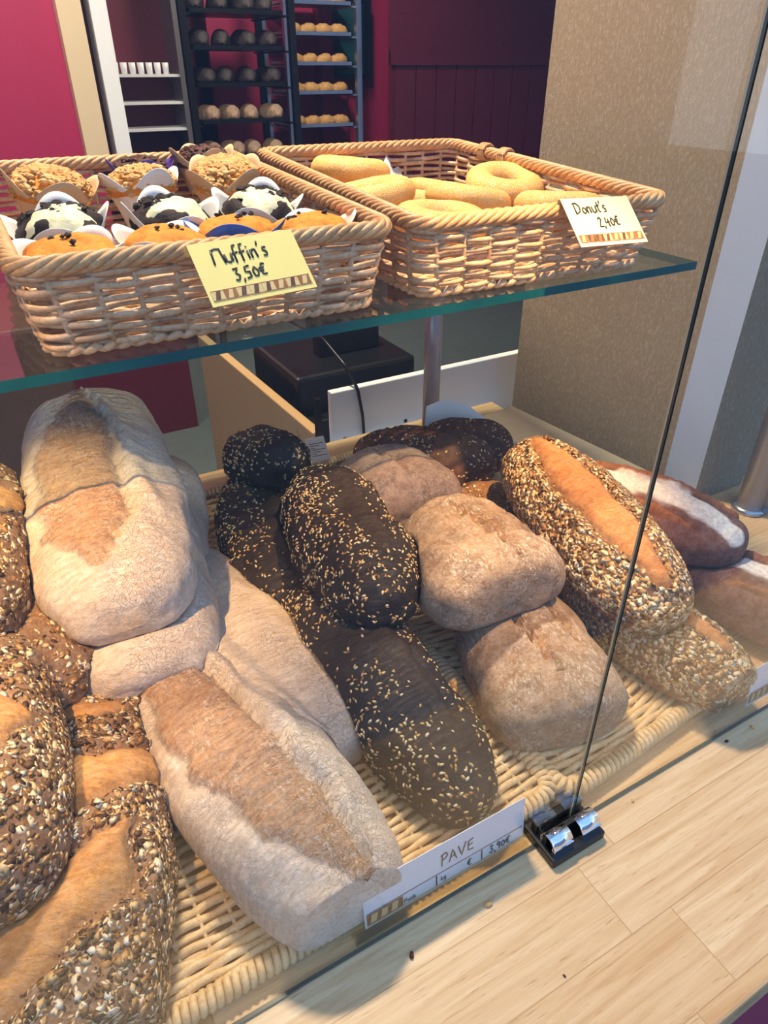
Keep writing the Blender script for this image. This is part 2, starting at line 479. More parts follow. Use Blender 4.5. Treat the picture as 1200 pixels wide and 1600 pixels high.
def loaf(name, mat, p, feats=(), n=3.0, mt=2.2, mb=3.5, low=0.35, seed=0, lump=0.004, nu=118, nv=96, rest=True, t=0.0, bend=0.0):
    """p = (x, y, z, yaw, pitch, roll, L, W, H); angles in degrees."""
    x, y, z, yaw, pit, rol, L, Wd, H = p
    a = np.linspace(-PI / 2, PI / 2, nu); u = np.sin(a)
    u = 0.55 * u + 0.45 * np.linspace(-1, 1, nu)
    ang = np.linspace(0, 2 * PI, nv, endpoint=False)
    U, A = np.meshgrid(u, ang, indexing='ij')
    s = np.maximum(1 - np.abs(U) ** n, 0) ** (1 / n)
    c, sn = np.cos(A), np.sin(A); top = sn >= 0
    m = np.where(top, mt, mb)
    vv = np.sign(c) * np.abs(c) ** (2 / m); ww = np.sign(sn) * np.abs(sn) ** (2 / m)
    hw = np.where(top, H * (1 - low), H * low) * s ** 0.8
    X = vv * Wd / 2 * s * (1 + t * U) + bend * (U * U - 0.4)
    Y = U * L / 2
    Z = ww * hw - H * (0.5 - low)
    P = np.stack([X, Y, Z], 2).reshape(-1, 3)
    N = np.stack([vv * s / (Wd / 2), np.sign(U) * np.abs(U) ** (n - 1) / (L / 2) * 1.0, ww / (H * 0.5)], 2).reshape(-1, 3)
    N /= np.linalg.norm(N, axis=1)[:, None] + 1e-9
    ear = np.zeros(len(P)); flo = np.zeros(len(P)); dsp = np.zeros(len(P))
    upper = sstep(-0.1 * H, 0.12 * H, P[:, 2])
    wob = vnoise(P, 45, seed + 3, 2) * 0.18
    for ft in feats:
        kind = ft.get('kind', 'ear')
        Q = np.array([(qa * Wd / 2, qu * L / 2) for qa, qu in ft['pts']])
        hwid = np.array(ft['hw'], float)
        best = np.full(len(P), 9.0); side = np.zeros(len(P)); dist_m = np.full(len(P), 9.0)
        for i in range(len(Q) - 1):
            a0, b0 = Q[i], Q[i + 1]; d = b0 - a0
            tt = np.clip(((P[:, :2] - a0) @ d) / (d @ d), 0, 1)
            q = P[:, :2] - a0 - tt[:, None] * d
            dm = np.linalg.norm(q, axis=1)
            h = hwid[i] + (hwid[i + 1] - hwid[i]) * tt
            r = dm / np.maximum(h, 1e-4)
            sd = np.sign(q[:, 0] * d[1] - q[:, 1] * d[0])
            mk = r < best
            best = np.where(mk, r, best); side = np.where(mk, sd, side); dist_m = np.where(mk, dm, dist_m)
        r = best + wob
        e = (1 - sstep(0.76, 1.04, r)) * upper
        if kind == 'ear': ear = np.maximum(ear, e * ft.get('amt', 1.0))
        elif kind == 'flour': flo = np.maximum(flo, e * ft.get('amt', 1.0))
        gs = ft.get('side', 0)
        sw = np.ones(len(P)) if gs == 0 else np.where(side * gs > 0, 1.0, 0.15)
        dsp += ft.get('bulge', 0) * np.clip(1 - r * r, 0, 1) * upper
        dsp -= ft.get('groove', 0) * np.exp(-((r - 0.95) / ft.get('gw', 0.16)) ** 2) * sw * upper
        dsp += ft.get('lip', 0) * np.exp(-((r - 1.3) / 0.25) ** 2) * sw * upper
    dsp += lump * vnoise(P, 14, seed, 2) + 0.35 * lump * vnoise(P, 45, seed + 9, 2)
    dsp += 0.0016 * ear * vnoise(P * np.array([1, 2.2, 1]), 120, seed + 5, 2)
    dsp *= sstep(-0.5 * H, -0.2 * H, P[:, 2]) * 0.85 + 0.15
    P = P + N * dsp[:, None]
    F = []
    for i in range(nu - 1):
        for q in range(nv):
            q2 = (q + 1) % nv
            F.append((i * nv + q, (i + 1) * nv + q, (i + 1) * nv + q2, i * nv + q2))
    F += [tuple(range(nv)), tuple((nu - 1) * nv + q for q in range(nv - 1, -1, -1))]
    me = bpy.data.meshes.new(name)
    o = link(name, me, BREADS[mat])
    o.location = (x, y, z)
    o.rotation_euler = (math.radians(pit), math.radians(rol), math.radians(yaw))
    if rest: P = settle(P, F, o, nu, nv)
    me.from_pydata(P.tolist(), [], F)
    me.polygons.foreach_set('use_smooth', [True] * len(F))
    for nm, arr in (('ear', ear), ('flour', flo)):
        at = me.attributes.new(nm, 'FLOAT', 'POINT'); at.data.foreach_set('value', arr.astype(np.float32))
    return o, (P, np.array(F[:-2]), ear, L, Wd, H, seed)


def topping(o, data, mat, count, size, mask=None, name='seed_topping', zmin=-0.25, shape='oat', clump=0.0, bigf=0.34):
    P, F, ear, L, Wd, H, seed = data
    rng = np.random.default_rng(seed + 50)
    tri = P[F]
    e1 = tri[:, 2] - tri[:, 0]; e2 = tri[:, 3] - tri[:, 1]
    nrm = np.cross(e1, e2); ar = np.linalg.norm(nrm, axis=1); nrm /= ar[:, None] + 1e-12
    cen = tri.mean(1)
    out = np.sign((nrm * (cen - np.array([0, 0, -0.2 * H]))).sum(1)); nrm *= out[:, None]
    w = ar * sstep(zmin * H - 0.1 * H, zmin * H + 0.12 * H, cen[:, 2])
    w *= (1 - np.clip(ear[F].mean(1) * 1.3, 0, 1)) ** 2
    if mask is not None: w = w * mask(cen[:, 0] / (Wd / 2), cen[:, 1] / (L / 2))
    if clump: w = w * np.clip(0.6 + clump * vnoise(cen, 35, seed + 2, 2), 0.02, None)
    w /= w.sum()
    idx = rng.choice(len(F), count, p=w)
    k = 6
    a = np.linspace(0, 2 * PI, k, endpoint=False)
    VV = []; FF = []; TT = []
    nb = 0
    for fi in idx:
        q = tri[fi]
        r1, r2 = rng.random(2)
        c = (q[0] * (1 - r1) + q[1] * r1) * (1 - r2) + (q[3] * (1 - r1) + q[2] * r1) * r2
        nn = nrm[fi] + rng.normal(0, 0.14, 3); nn /= np.linalg.norm(nn)
        tv = np.cross(nn, rng.normal(0, 1, 3)); tv /= np.linalg.norm(tv); bv = np.cross(nn, tv)
        if shape == 'oat':
            big = rng.random() < bigf
            sl = size * rng.uniform(0.65, 0.98) * (1.2 if big else 0.72); sw_ = sl * (rng.uniform(0.58, 0.8) if big else rng.uniform(0.36, 0.6)); th = size * 0.05
        else:
            sl = size * rng.uniform(0.8, 1.2); sw_ = sl * rng.uniform(0.48, 0.62); th = sl * 0.20
        ring = c + nn * th * 0.25 + tv * (np.cos(a) * sl / 2 * np.where(np.cos(a) > 0.6, 1.12, 1.0))[:, None] + bv * (np.sin(a) * sw_ / 2)[:, None]
        VV.append(ring); VV.append((c + nn * th * (0.7 if shape == 'oat' else 1.2))[None]); VV.append((c - nn * th * 0.5)[None])
        for j in range(k):
            j2 = (j + 1) % k
            FF.append((nb + j, nb + j2, nb + k)); FF.append((nb + j2, nb + j, nb + k + 1))
        TT += [rng.random()] * (k + 2)
        nb += k + 2
    me = bpy.data.meshes.new(name)
    me.from_pydata(np.concatenate(VV).tolist(), [], FF)
    at = me.attributes.new('tone', 'FLOAT', 'POINT'); at.data.foreach_set('value', np.array(TT, np.float32))
    me.polygons.foreach_set('use_smooth', [True] * len(FF))
    s = link(name, me, SEEDS[mat], o)
    s['kind'] = 'stuff'
    return s


# ================================================================ SETTING
def struct(o): o['kind'] = 'structure'; return o


b = MB(); b.box((-3.2, 0.93, -0.90), (4.8, 6.5, -0.85)); struct(b.build('floor', M['floor']))
b = MB(); b.box((-3.2, 0.0, 2.2), (4.8, 6.5, 2.3)); struct(b.build('ceiling', M['ceiling']))
b = MB(); b.box((-3.2, 5.4, -0.85), (4.8, 5.5, 2.2)); struct(b.build('wall_back', M['dark_crimson']))
b = MB(); b.box((-3.2, 2.9, -0.85), (0.36, 3.0, -0.05)); struct(b.build('wall_plinth', M['dark_crimson']))
b = MB(); b.box((-3.3, 0.0, -0.85), (-3.2, 5.4, 2.2)); struct(b.build('wall_left', M['crimson']))
b = MB(); b.box((-3.2, 3.0, -0.85), (0.165, 3.1, 2.2)); struct(b.build('wall_partition', M['crimson']))
b = MB(); b.box((4.7, 0.95, -0.85), (4.8, 5.4, 2.2)); struct(b.build('wall_far_right', M['dark_crimson']))
# stucco pillar with smooth corner band
pil = [(0.593, 0.845), (0.622, 0.436), (0.643, 0.380), (3.0, 0.48), (3.0, 0.97), (1.0, 0.97)]
b = MB()
n_ = len(pil)
V = [(x, y, -0.85) for x, y in pil] + [(x, y, 2.2) for x, y in pil]
b.add(V, [tuple(range(n_, 2 * n_)), tuple(range(n_ - 1, -1, -1))], 0, False)
for i in range(n_):
    b.add([V[i], V[(i + 1) % n_], V[n_ + (i + 1) % n_], V[n_ + i]], [(0, 1, 2, 3)], 1 if i == 1 else 0, False)
struct(b.build('wall_right', [M['stucco'], M['white_plaster']]))
b = MB(); b.box((-4.0, -0.17, -0.85), (4.0, -0.12, -0.04)); struct(b.build('wall_front', M['facade']))
b = MB(); b.box((-14, -12.0, -0.90), (14, -0.12, -0.85)); struct(b.build('street_pavement', M['street']))
b = MB(); b.box((-14, -12.4, -0.85), (14, -12.0, 6.0)); struct(b.build('wall_opposite', M['facade_far']))

# ---- worktop
b = MB(); b.prism([(-1.6, -0.195), (1.9, -0.195), (1.9, 0.37), (0.638, 0.37), (0.612, 0.436), (0.583, 0.845), (0.583, 0.905), (-1.6, 0.905)], -0.04, 0.0)
o = b.build('wooden_worktop', M['wood'], bevel=0.003)
tag(o, 'pale glued stave wooden worktop running under the glass and the bread trays', 'worktop')
b = MB(); b.box((-0.06, -0.2, 0), (0.06, 0.2, 0.034))
o = b.build('wooden_rail', M['pale_wood'], bevel=0.004)
o.location = (0.520, 0.60, 0.0); o.rotation_euler = (0, 0, math.radians(6))
tag(o, 'pale wooden block lying on the worktop along the stucco wall', 'wood block')

# ---- panes
for nm, x0, x1 in (('window_1', -1.6, -0.0008), ('window_2', 0.0008, 1.9)):
    b = MB()
    y0, y1, z0, z1 = -0.0018, 0.0018, 0.002, 1.7
    V = [(x0, y0, z0), (x1, y0, z0), (x1, y1, z0), (x0, y1, z0), (x0, y0, z1), (x1, y0, z1), (x1, y1, z1), (x0, y1, z1)]
    b.add(V, [(0, 1, 5, 4), (2, 3, 7, 6)], 0, False)
    b.add(V, [(0, 3, 2, 1), (4, 5, 6, 7)], 1, False)
    for xx in (x0, x1):
        b.add([(xx, y0, z0), (xx, 0.0002, z0), (xx, 0.0002, z1), (xx, y0, z1)], [(0, 1, 2, 3)], 1, False)
        b.add([(xx, 0.0002, z0), (xx, y1, z0), (xx, y1, z1), (xx, 0.0002, z1)], [(0, 1, 2, 3)], 2, False)
    struct(b.build(nm, [M['glass'], M['seam_edge'], M['seam_bright']]))

# ---- glass shelf
b = MB(); x0, x1, y0, y1, z0, z1 = -1.5, 0.525, 0.40, 0.98, 0.412, 0.423
V = [(x0, y0, z0), (x1, y0, z0), (x1, y1, z0), (x0, y1, z0), (x0, y0, z1), (x1, y0, z1), (x1, y1, z1), (x0, y1, z1)]
b.add(V, [(0, 3, 2, 1), (4, 5, 6, 7)], 0, False)
b.add(V, [(0, 1, 5, 4), (1, 2, 6, 5), (2, 3, 7, 6), (3, 0, 4, 7)], 1, False)
o = b.build('glass_shelf', [M['shelf_glass'], M['glass_edge']])
tag(o, 'clear glass shelf with teal edge carrying the two wicker baskets', 'shelf')


def post(loc, top, r, label):
    t = empty('shelf_post', loc)
    b = MB(); b.lathe([(r, 0.004), (r, top)], 28); b.build('pole', M['post'], t)
    b = MB(); b.lathe([(r * 1.35, 0.0), (r * 1.35, 0.006), (r * 1.02, 0.010)], 28); b.build('foot_ring', M['steel'], t)
    tag(t, label, 'post', 'shelf posts'); return t


post((0.335, 0.79, 0), 0.411, 0.0165, 'grey round post standing behind the loaves and carrying the glass shelf')
t = post((0.693, 0.305, 0), 1.7, 0.021, 'grey round post on the worktop before the stucco pillar at right')
b = MB(); b.box((0.006, -0.03, 0.004), (0.03, 0.03, 0.055)); b.build('bracket', M['steel'], t)


# ---- wicker trays
def tray(name, x0, x1, y0, y1, rz, label, seed):
    t = empty(name, (x0, y0, 0.0), rz)
    w, d = x1 - x0, y1 - y0
    rng = random.Random(seed)
    b = MB()
    ns = int(w / 0.026); sp = w / ns
    rows = int((d - 0.02) / 0.0104)
    xs = np.linspace(0.004, w - 0.004, ns * 5)
    for r in range(rows):
        yy = 0.012 + r * 0.0104
        ph = PI * (r % 2)
        bow = -0.020 * np.sin(PI * xs / w) * min(1, (yy) / 0.06) * min(1, (d - yy) / 0.06)
        z = 0.0115 + 0.0026 * np.sin(xs / sp * PI + ph)
        wob = 0.0007 * np.sin(xs * 40 + rng.uniform(0, 6))
        b.tube(np.stack([xs, yy + bow + wob, z], 1), 0.0043 * rng.uniform(0.9, 1.04), 6)
    b.build('weave', M['tray_wicker'], t)
    b = MB()
    for i in range(ns + 1):
        x = i * sp
        b.tube([(x, 0, 0.0115), (x, d * 0.5, 0.0115), (x, d, 0.0115)], 0.0022, 5)
    b.build('stakes', M['tray_wicker'], t)
    # coiled border
    b = MB()
    r_ = 0.02
    path = []
    for cx, cy, a0 in ((r_, r_, PI), (w - r_, r_, 1.5 * PI), (w - r_, d - r_, 0), (r_, d - r_, PI / 2)):
        for k in range(7):
            a = a0 + k / 6 * PI / 2
            path.append((cx + r_ * math.cos(a), cy + r_ * math.sin(a)))
    path = np.array(path + path[:1])
    seg = np.linalg.norm(np.diff(path, axis=0), axis=1); cs = np.concatenate([[0], np.cumsum(seg)]); Lt = cs[-1]
    nt_ = int(Lt / 0.0072)
    s_ = np.linspace(0, Lt, nt_ * 9, endpoint=False)
    px = np.interp(s_, cs, path[:, 0]); py = np.interp(s_, cs, path[:, 1])
    tx = np.interp(s_ + 0.003, cs, path[:, 0], period=None) - px; ty = np.interp(s_ + 0.003, cs, path[:, 1]) - py
    nl = np.hypot(tx, ty) + 1e-9; tx /= nl; ty /= nl
    al = s_ / Lt * nt_ * 2 * PI
    R_ = 0.0075
    b.tube(np.stack([px + ty * R_ * np.cos(al), py - tx * R_ * np.cos(al), 0.0125 + R_ * np.sin(al)], 1), 0.0037, 5)
    b.tube(np.stack([px, py, np.full_like(px, 0.0125)], 1)[::9], 0.0068, 6)
    b.build('border', M['tray_wicker'], t)
    tag(t, label, 'tray', 'wicker bread trays')
    return t


tray('wicker_tray', -0.62, 0.008, 0.016, 0.79, math.radians(1.5), 'flat wicker tray under the pale and the black loaves', 1)
tray('wicker_tray', 0.018, 0.262, 0.022, 0.79, math.radians(5), 'flat wicker tray under the brown loaves, ending at the clamp', 2)

# ================================================================ LOAVES
# pale pave loaves
PAVE_EAR_LONG = dict(pts=[(0.10, -0.90), (-0.12, -0.55), (-0.28, 0.0), (-0.30, 0.45), (-0.25, 0.72)], hw=[0.010, 0.036, 0.043, 0.034, 0.008], groove=0.013, gw=0.12, lip=0.008, side=1, bulge=0.004)
o, d = loaf('bread_loaf', 'pave', (-0.278, 0.212, 0.068, 11.0, 2.5, 0, 0.442, 0.164, 0.099), [PAVE_EAR_LONG], n=3.6, t=0.07, seed=1, lump=0.005)
tag(o, 'long pale floured loaf with one wide brown slash, reaching down to the tray front', 'bread', 'pale floured loaves')
o, d = loaf('bread_loaf', 'pave', (-0.218, 0.36, 0.060, 11.0, 3, 0, 0.42, 0.15, 0.088), [], n=3.4, seed=2, lump=0.005)
tag(o, 'pale floured loaf mostly hidden between the long slashed loaf and the black loaves', 'bread', 'pale floured loaves')
EAR_TOP = dict(pts=[(-0.16, -0.74), (-0.24, -0.40), (-0.22, 0.15), (-0.12, 0.55), (-0.04, 0.85)], hw=[0.014, 0.050, 0.048, 0.026, 0.004], groove=0.012, gw=0.12, lip=0.007, side=1, bulge=0.004)
o, d = loaf('bread_loaf', 'pave', (-0.318, 0.508, 0.228, -6.3, 10.0, -1, 0.405, 0.180, 0.100), [EAR_TOP], n=3.6, t=0.02, seed=3, lump=0.006)
tag(o, 'pale floured loaf with orange crust slash, topmost of the pale pile under the muffin basket', 'bread', 'pale floured loaves')
o, d = loaf('bread_loaf', 'pave', (-0.314, 0.478, 0.146, -6.5, 7, 0, 0.395, 0.180, 0.084), [], n=3.6, t=0.02, seed=4, lump=0.005)
tag(o, 'pale floured loaf lying directly under the topmost pale loaf, its front edge showing', 'bread', 'pale floured loaves')

o, d = loaf('bread_loaf', 'pave', (-0.262, 0.600, 0.125, -14, 4, 0, 0.26, 0.16, 0.085), [], n=3.2, seed=5, lump=0.005)
tag(o, 'pale floured loaf of which only one blunt end peeps out behind the topmost pale loaf', 'bread', 'pale floured loaves')

# black seeded loaves
def centre_bald(a, u): return 1 - 0.8 * np.exp(-((a - 0.25) / 0.2) ** 2) * (np.abs(u + 0.1) < 0.75)
def dark_loaf(p, label, seed, n=2.7, count=520, feats=(), mask=centre_bald, t=0.0):
    o, d = loaf('bread_loaf', 'dark', p, feats, n=n, seed=seed, lump=0.007, t=t)
    topping(o, d, 'sesame', int(count * 2.1), 0.0052, mask, clump=0.8, shape='seed')
    tag(o, label, 'bread', 'black seeded loaves')
    return o
DARK_SLIT = [dict(pts=[(0.25, -0.6), (0.22, 0.0), (0.3, 0.6)], hw=[0.008, 0.018, 0.008], groove=0.003, bulge=0.003)]
dark_loaf((-0.100, 0.215, 0.066, 4.0, 6.0, 0, 0.366, 0.130, 0.100), 'long black seeded loaf lying lowest on the tray with its end near the white label', 11, feats=DARK_SLIT)
dark_loaf((-0.056, 0.387, 0.150, -7.7, 1.0, 0, 0.302, 0.140, 0.100), 'black loaf with golden sesame seeds, topmost across the lower black loaf', 12, n=2.6, count=620, feats=DARK_SLIT, t=0.03)
dark_loaf((-0.118, 0.513, 0.078, -8.2, 9.0, 0, 0.320, 0.140, 0.100), 'shaded black loaf at the back of the black pile beside the pale loaves', 13, count=420, feats=DARK_SLIT)
dark_loaf((-0.073, 0.618, 0.163, 40.0, 2, 0, 0.135, 0.095, 0.080), 'small round black loaf end perched at the back in front of the paper tag', 14, n=2.4, count=200)

# brown square loaves
def slit(a0, u0, a1, u1, w=0.007, bow=0.08):
    return dict(amt=0.75, pts=[(a0, u0), ((a0 + a1) / 2 + bow, (u0 + u1) / 2), (a1, u1)], hw=[0.003, w * 1.3, 0.003], groove=0.015, gw=0.34, lip=0.009, side=1, bulge=-0.002)
o, d = loaf('bread_loaf', 'brown', (0.080, 0.159, 0.060, -16.0, 3.3, 0, 0.204, 0.166, 0.090), [slit(-0.25, 0.55, 0.02, -0.55, 0.009), slit(0.30, 0.75, 0.52, -0.15, 0.010)], n=4.2, t=-0.03, seed=21, lump=0.005)
tag(o, 'square brown floured loaf lying flat on the right tray, two slashes on top', 'bread', 'square brown loaves')
o, d = loaf('bread_loaf', 'brown', (0.071, 0.284, 0.140, -3.2, -1, 0, 0.186, 0.182, 0.090), [slit(-0.05, 0.75, 0.25, -0.75, 0.010, 0.12), slit(0.72, 0.2, 0.80, -0.5, 0.008)], n=4.2, t=-0.07, seed=22, lump=0.006)
tag(o, 'square golden brown loaf resting on the back of the lower square loaf', 'bread', 'square brown loaves')
o, d = loaf('bread_loaf', 'greybrown', (0.080, 0.500, 0.128, -3.0, -6, 0, 0.176, 0.180, 0.090), [slit(-0.1, 0.6, 0.0, -0.6, 0.006)], n=3.2, t=-0.03, seed=23, lump=0.006)
tag(o, 'dull grey brown loaf in shade behind the topmost black seeded loaf', 'bread', 'square brown loaves')
o, d = loaf('bread_loaf', 'darkbrown', (0.185, 0.580, 0.112, 57.7, 0.4, 0, 0.240, 0.120, 0.090), [dict(pts=[(0.0, -0.5), (0.1, 0.1), (0.0, 0.6)], hw=[0.004, 0.018, 0.006], groove=0.007, bulge=-0.004, lip=0.004)], n=2.4, seed=24)
topping(o, d, 'sesame', 420, 0.005, clump=0.8, shape='seed')
tag(o, 'dark brown seeded loaf at the back of the pile before the round post', 'bread')
o, d = loaf('bread_loaf', 'oat', (0.225, 0.520, 0.055, 30, 0, 0, 0.22, 0.11, 0.08), [], n=2.4, seed=25)
topping(o, d, 'oat', 420, 0.0075)
tag(o, 'golden oat loaf peeping out below the dark brown seeded loaf', 'bread', 'oat loaves')
o, d = loaf('bread_loaf', 'darkbrown', (0.318, 0.640, 0.074, 58, 0, 0, 0.17, 0.10, 0.10), [], n=2.4, seed=26)
topping(o, d, 'sesame', 260, 0.005, shape='seed')
tag(o, 'dark seeded loaf farthest back, tucked into a sheet of white paper', 'bread')

# oat loaves
OAT_EAR = dict(pts=[(-0.05, -0.80), (-0.10, -0.35), (-0.12, 0.25), (-0.05, 0.78)], hw=[0.014, 0.031, 0.032, 0.012], groove=0.005, lip=0.004, bulge=0.006)
o, d = loaf('bread_loaf', 'oat', (0.259, 0.274, 0.138, -9.9, 6.7, 0, 0.380, 0.155, 0.092), [OAT_EAR], n=2.4, t=0.03, seed=31, lump=0.003)
topping(o, d, 'oat', 4800, 0.0108, bigf=0.5)
tag(o, 'large oat crusted loaf with long orange slash, highest loaf by the glass seam', 'bread', 'oat loaves')
OAT_EAR2 = dict(pts=[(0.15, -0.65), (0.15, 0.0), (0.1, 0.75)], hw=[0.010, 0.021, 0.014], groove=0.003, lip=0.002, bulge=0.003)
o, d = loaf('bread_loaf', 'oat', (0.249, 0.129, 0.055, 5.4, -1, 0, 0.268, 0.113, 0.086), [OAT_EAR2], n=2.4, seed=32, lump=0.003)
topping(o, d, 'oat', 2900, 0.0106, bigf=0.5)
tag(o, 'oat crusted loaf lying on the tray below the large oat loaf', 'bread', 'oat loaves')

# floured brown loaves at the right
FL = [dict(pts=[(-0.25, -0.85), (-0.02, -0.2), (0.0, 0.8)], hw=[0.016, 0.027, 0.014], kind='flour'),
      dict(pts=[(0.88, -0.7), (0.92, 0.0), (0.8, 0.8)], hw=[0.006, 0.009, 0.006], kind='flour'),
      dict(pts=[(0.42, -0.8), (0.50, 0.0), (0.40, 0.8)], hw=[0.008, 0.019, 0.008], groove=0.004, bulge=0.006),
      dict(pts=[(-0.62, -0.5), (-0.55, 0.0), (-0.6, 0.5)], hw=[0.003, 0.010, 0.003], groove=0.006, gw=0.4)]
o, d = loaf('bread_loaf', 'floured', (0.378, 0.279, 0.112, 26.0, 1.6, 0, 0.285, 0.135, 0.082), FL, n=2.4, seed=33)
tag(o, 'brown loaf with white flour bands behind the large oat loaf', 'bread', 'floured brown loaves')
o, d = loaf('bread_loaf', 'floured', (0.450, 0.078, 0.052, 22.0, 2.0, 0, 0.30, 0.135, 0.082), FL, n=2.4, seed=34)
tag(o, 'brown loaf with white flour bands cut by the right picture edge near the worktop', 'bread', 'floured brown loaves')

# multigrain loaves at the left
G_EAR = [dict(pts=[(0.1, -0.35), (0.45, -0.05), (0.1, 0.25)], hw=[0.02, 0.026, 0.012], groove=0.003, bulge=0.004)]
o, d = loaf('bread_loaf', 'grain', (-0.497, 0.239, 0.160, -3.4, 2, 0, 0.300, 0.152, 0.105), G_EAR, n=2.8, seed=41)
topping(o, d, 'grain', 4200, 0.0105, bigf=0.2)
tag(o, 'multigrain loaf with a small orange patch, lying over the lowest zigzag loaf', 'bread', 'multigrain loaves')
ZZ = [dict(pts=[(-1.0, -0.66), (-0.25, -0.38), (0.40, -0.22), (0.62, -0.03)], hw=[0.042, 0.040, 0.031, 0.006], groove=0.007, lip=0.006, bulge=0.006),
      dict(pts=[(-0.75, 0.02), (0.0, 0.18), (0.85, 0.30)], hw=[0.032, 0.030, 0.020], groove=0.007, lip=0.006, bulge=0.006),
      dict(pts=[(-0.5, 0.56), (0.5, 0.62)], hw=[0.012, 0.010], groove=0.005, lip=0.003, bulge=0.003)]
o, d = loaf('bread_loaf', 'grain', (-0.448, 0.165, 0.070, -14, 3, 0, 0.42, 0.175, 0.105), ZZ, n=3.0, seed=42, lump=0.006)
topping(o, d, 'grain', 5600, 0.0102, bigf=0.2)
tag(o, 'multigrain loaf with orange zigzag slashes at the lower left on the tray', 'bread', 'multigrain loaves')
o, d = loaf('bread_loaf', 'grain', (-0.475, 0.470, 0.225, -10, 4, 0, 0.30, 0.150, 0.10), [dict(pts=[(-0.4, 0.1), (0.9, 0.25)], hw=[0.022, 0.02], groove=0.005, lip=0.004, bulge=0.003)], n=2.8, seed=43)
topping(o, d, 'grain', 2600, 0.0102, bigf=0.2)
tag(o, 'multigrain loaf beside the topmost pale loaf, cut by the left picture edge', 'bread', 'multigrain loaves')
o, d = loaf('bread_loaf', 'grain', (-0.410, 0.435, 0.150, -20, 2, 0, 0.30, 0.160, 0.088), [], n=2.8, seed=44)
topping(o, d, 'grain', 1900, 0.0102, bigf=0.2)
tag(o, 'multigrain loaf wedged second from the top of the left pile', 'bread', 'multigrain loaves')

# ================================================================ BASKETS
def rrect(w, d, r, step):
    pts = []
    def arc(cx, cy, a0):
        k = max(3, int(r * PI / 2 / step))
        return [(cx + r * math.cos(a0 + i / k * PI / 2), cy + r * math.sin(a0 + i / k * PI / 2)) for i in range(k + 1)]
    for cx, cy, a0 in ((r, r, PI), (w - r, r, 1.5 * PI), (w - r, d - r, 0), (r, d - r, PI / 2)): pts += arc(cx, cy, a0)
    pts = np.array(pts + pts[:1])
    seg = np.linalg.norm(np.diff(pts, axis=0), axis=1); cs = np.concatenate([[0], np.cumsum(seg)])
    n = int(cs[-1] / step)
    s = np.linspace(0, cs[-1], n, endpoint=False)
    P = np.stack([np.interp(s, cs, pts[:, 0]), np.interp(s, cs, pts[:, 1])], 1)
    T = np.roll(P, -1, 0) - np.roll(P, 1, 0); T /= np.linalg.norm(T, axis=1)[:, None]
    return P, np.stack([T[:, 1], -T[:, 0]], 1), s, cs[-1]


BW, BD = 0.378, 0.53
HF, HB = 0.082, 0.108
def wicker_basket(name, seed):
    t = empty(name)
    rng = np.random.default_rng(seed)
    base = MB(); wall = MB(); rim = MB(); stk = MB()
    nst = 46
    per = None
    rows = 11
    for r in range(rows):
        f = (r + 0.5) / rows
        inset = 0.014 * (1 - f)
        P, N, s, Lt = rrect(BW - 2 * inset, BD - 2 * inset, 0.022, 0.007)
        P = P + inset
        h = (HF + (HB - HF) * P[:, 1] / BD) * 0.93
        ph = s / Lt * nst * PI + PI * (r % 2)
        off = 0.0046 * np.sin(ph)
        z = 0.006 + h * f + 0.0012 * np.cos(ph * 0.5 + r * 1.3) + 0.0008 * np.sin(s * 17 + r * 2.1)
        Q = np.concatenate([P + N * off[:, None], z[:, None]], 1)
        wall.tube(Q, 0.0034 * (1 + 0.08 * math.sin(r * 5)), 6, closed=True)
    for i in range(nst):
        u = i / nst
        def at(inset):
            P, N, s, Lt = rrect(BW - 2 * inset, BD - 2 * inset, 0.022, 0.004)
            k = int(u * len(P)); return P[k] + inset
        a, b2 = at(0.014), at(0.0)
        h = HF + (HB - HF) * b2[1] / BD
        stk.tube([(a[0], a[1], 0.002), ((a[0] + b2[0]) / 2, (a[1] + b2[1]) / 2, h / 2), (b2[0], b2[1], h)], 0.0030, 6)
    # twisted rim
    P, N, s, Lt = rrect(BW, BD, 0.024, 0.0035)
    nstr = 6; turns = round(Lt / 0.085)
    h = HF + (HB - HF) * P[:, 1] / BD
    for k in range(nstr):
        al = s / Lt * turns * 2 * PI + k * 2 * PI / nstr
        R_ = 0.0068
        Q = np.concatenate([P + N * (R_ * np.cos(al))[:, None], (h + 0.006 + R_ * 0.9 * np.sin(al))[:, None]], 1)
        rim.tube(Q, 0.0037, 6, closed=True)
    # foot border
    P, N, s, Lt = rrect(BW - 0.028, BD - 0.028, 0.022, 0.004); P = P + 0.014
    turns = round(Lt / 0.016)
    al = s / Lt * turns * 2 * PI
    base.tube(np.concatenate([P + N * (0.002 * np.cos(al))[:, None], (0.005 + 0.002 * np.sin(al))[:, None]], 1), 0.0044 + 0.001 * np.sin(al * 1.0), 6, closed=True)
    for i in range(46):
        y = 0.02 + (BD - 0.04) * i / 45
        xs = np.linspace(0.016, BW - 0.016, 60)
        base.tube(np.stack([xs, np.full_like(xs, y), 0.006 + 0.002 * np.sin(xs * 180 + PI * (i % 2))], 1), 0.0045, 5)
    base.build('base', M['wicker'], t); wall.build('side_weave', M['wicker'], t); stk.build('stakes', M['wicker'], t); rim.build('rim', M['wicker_rim'], t)
    return t


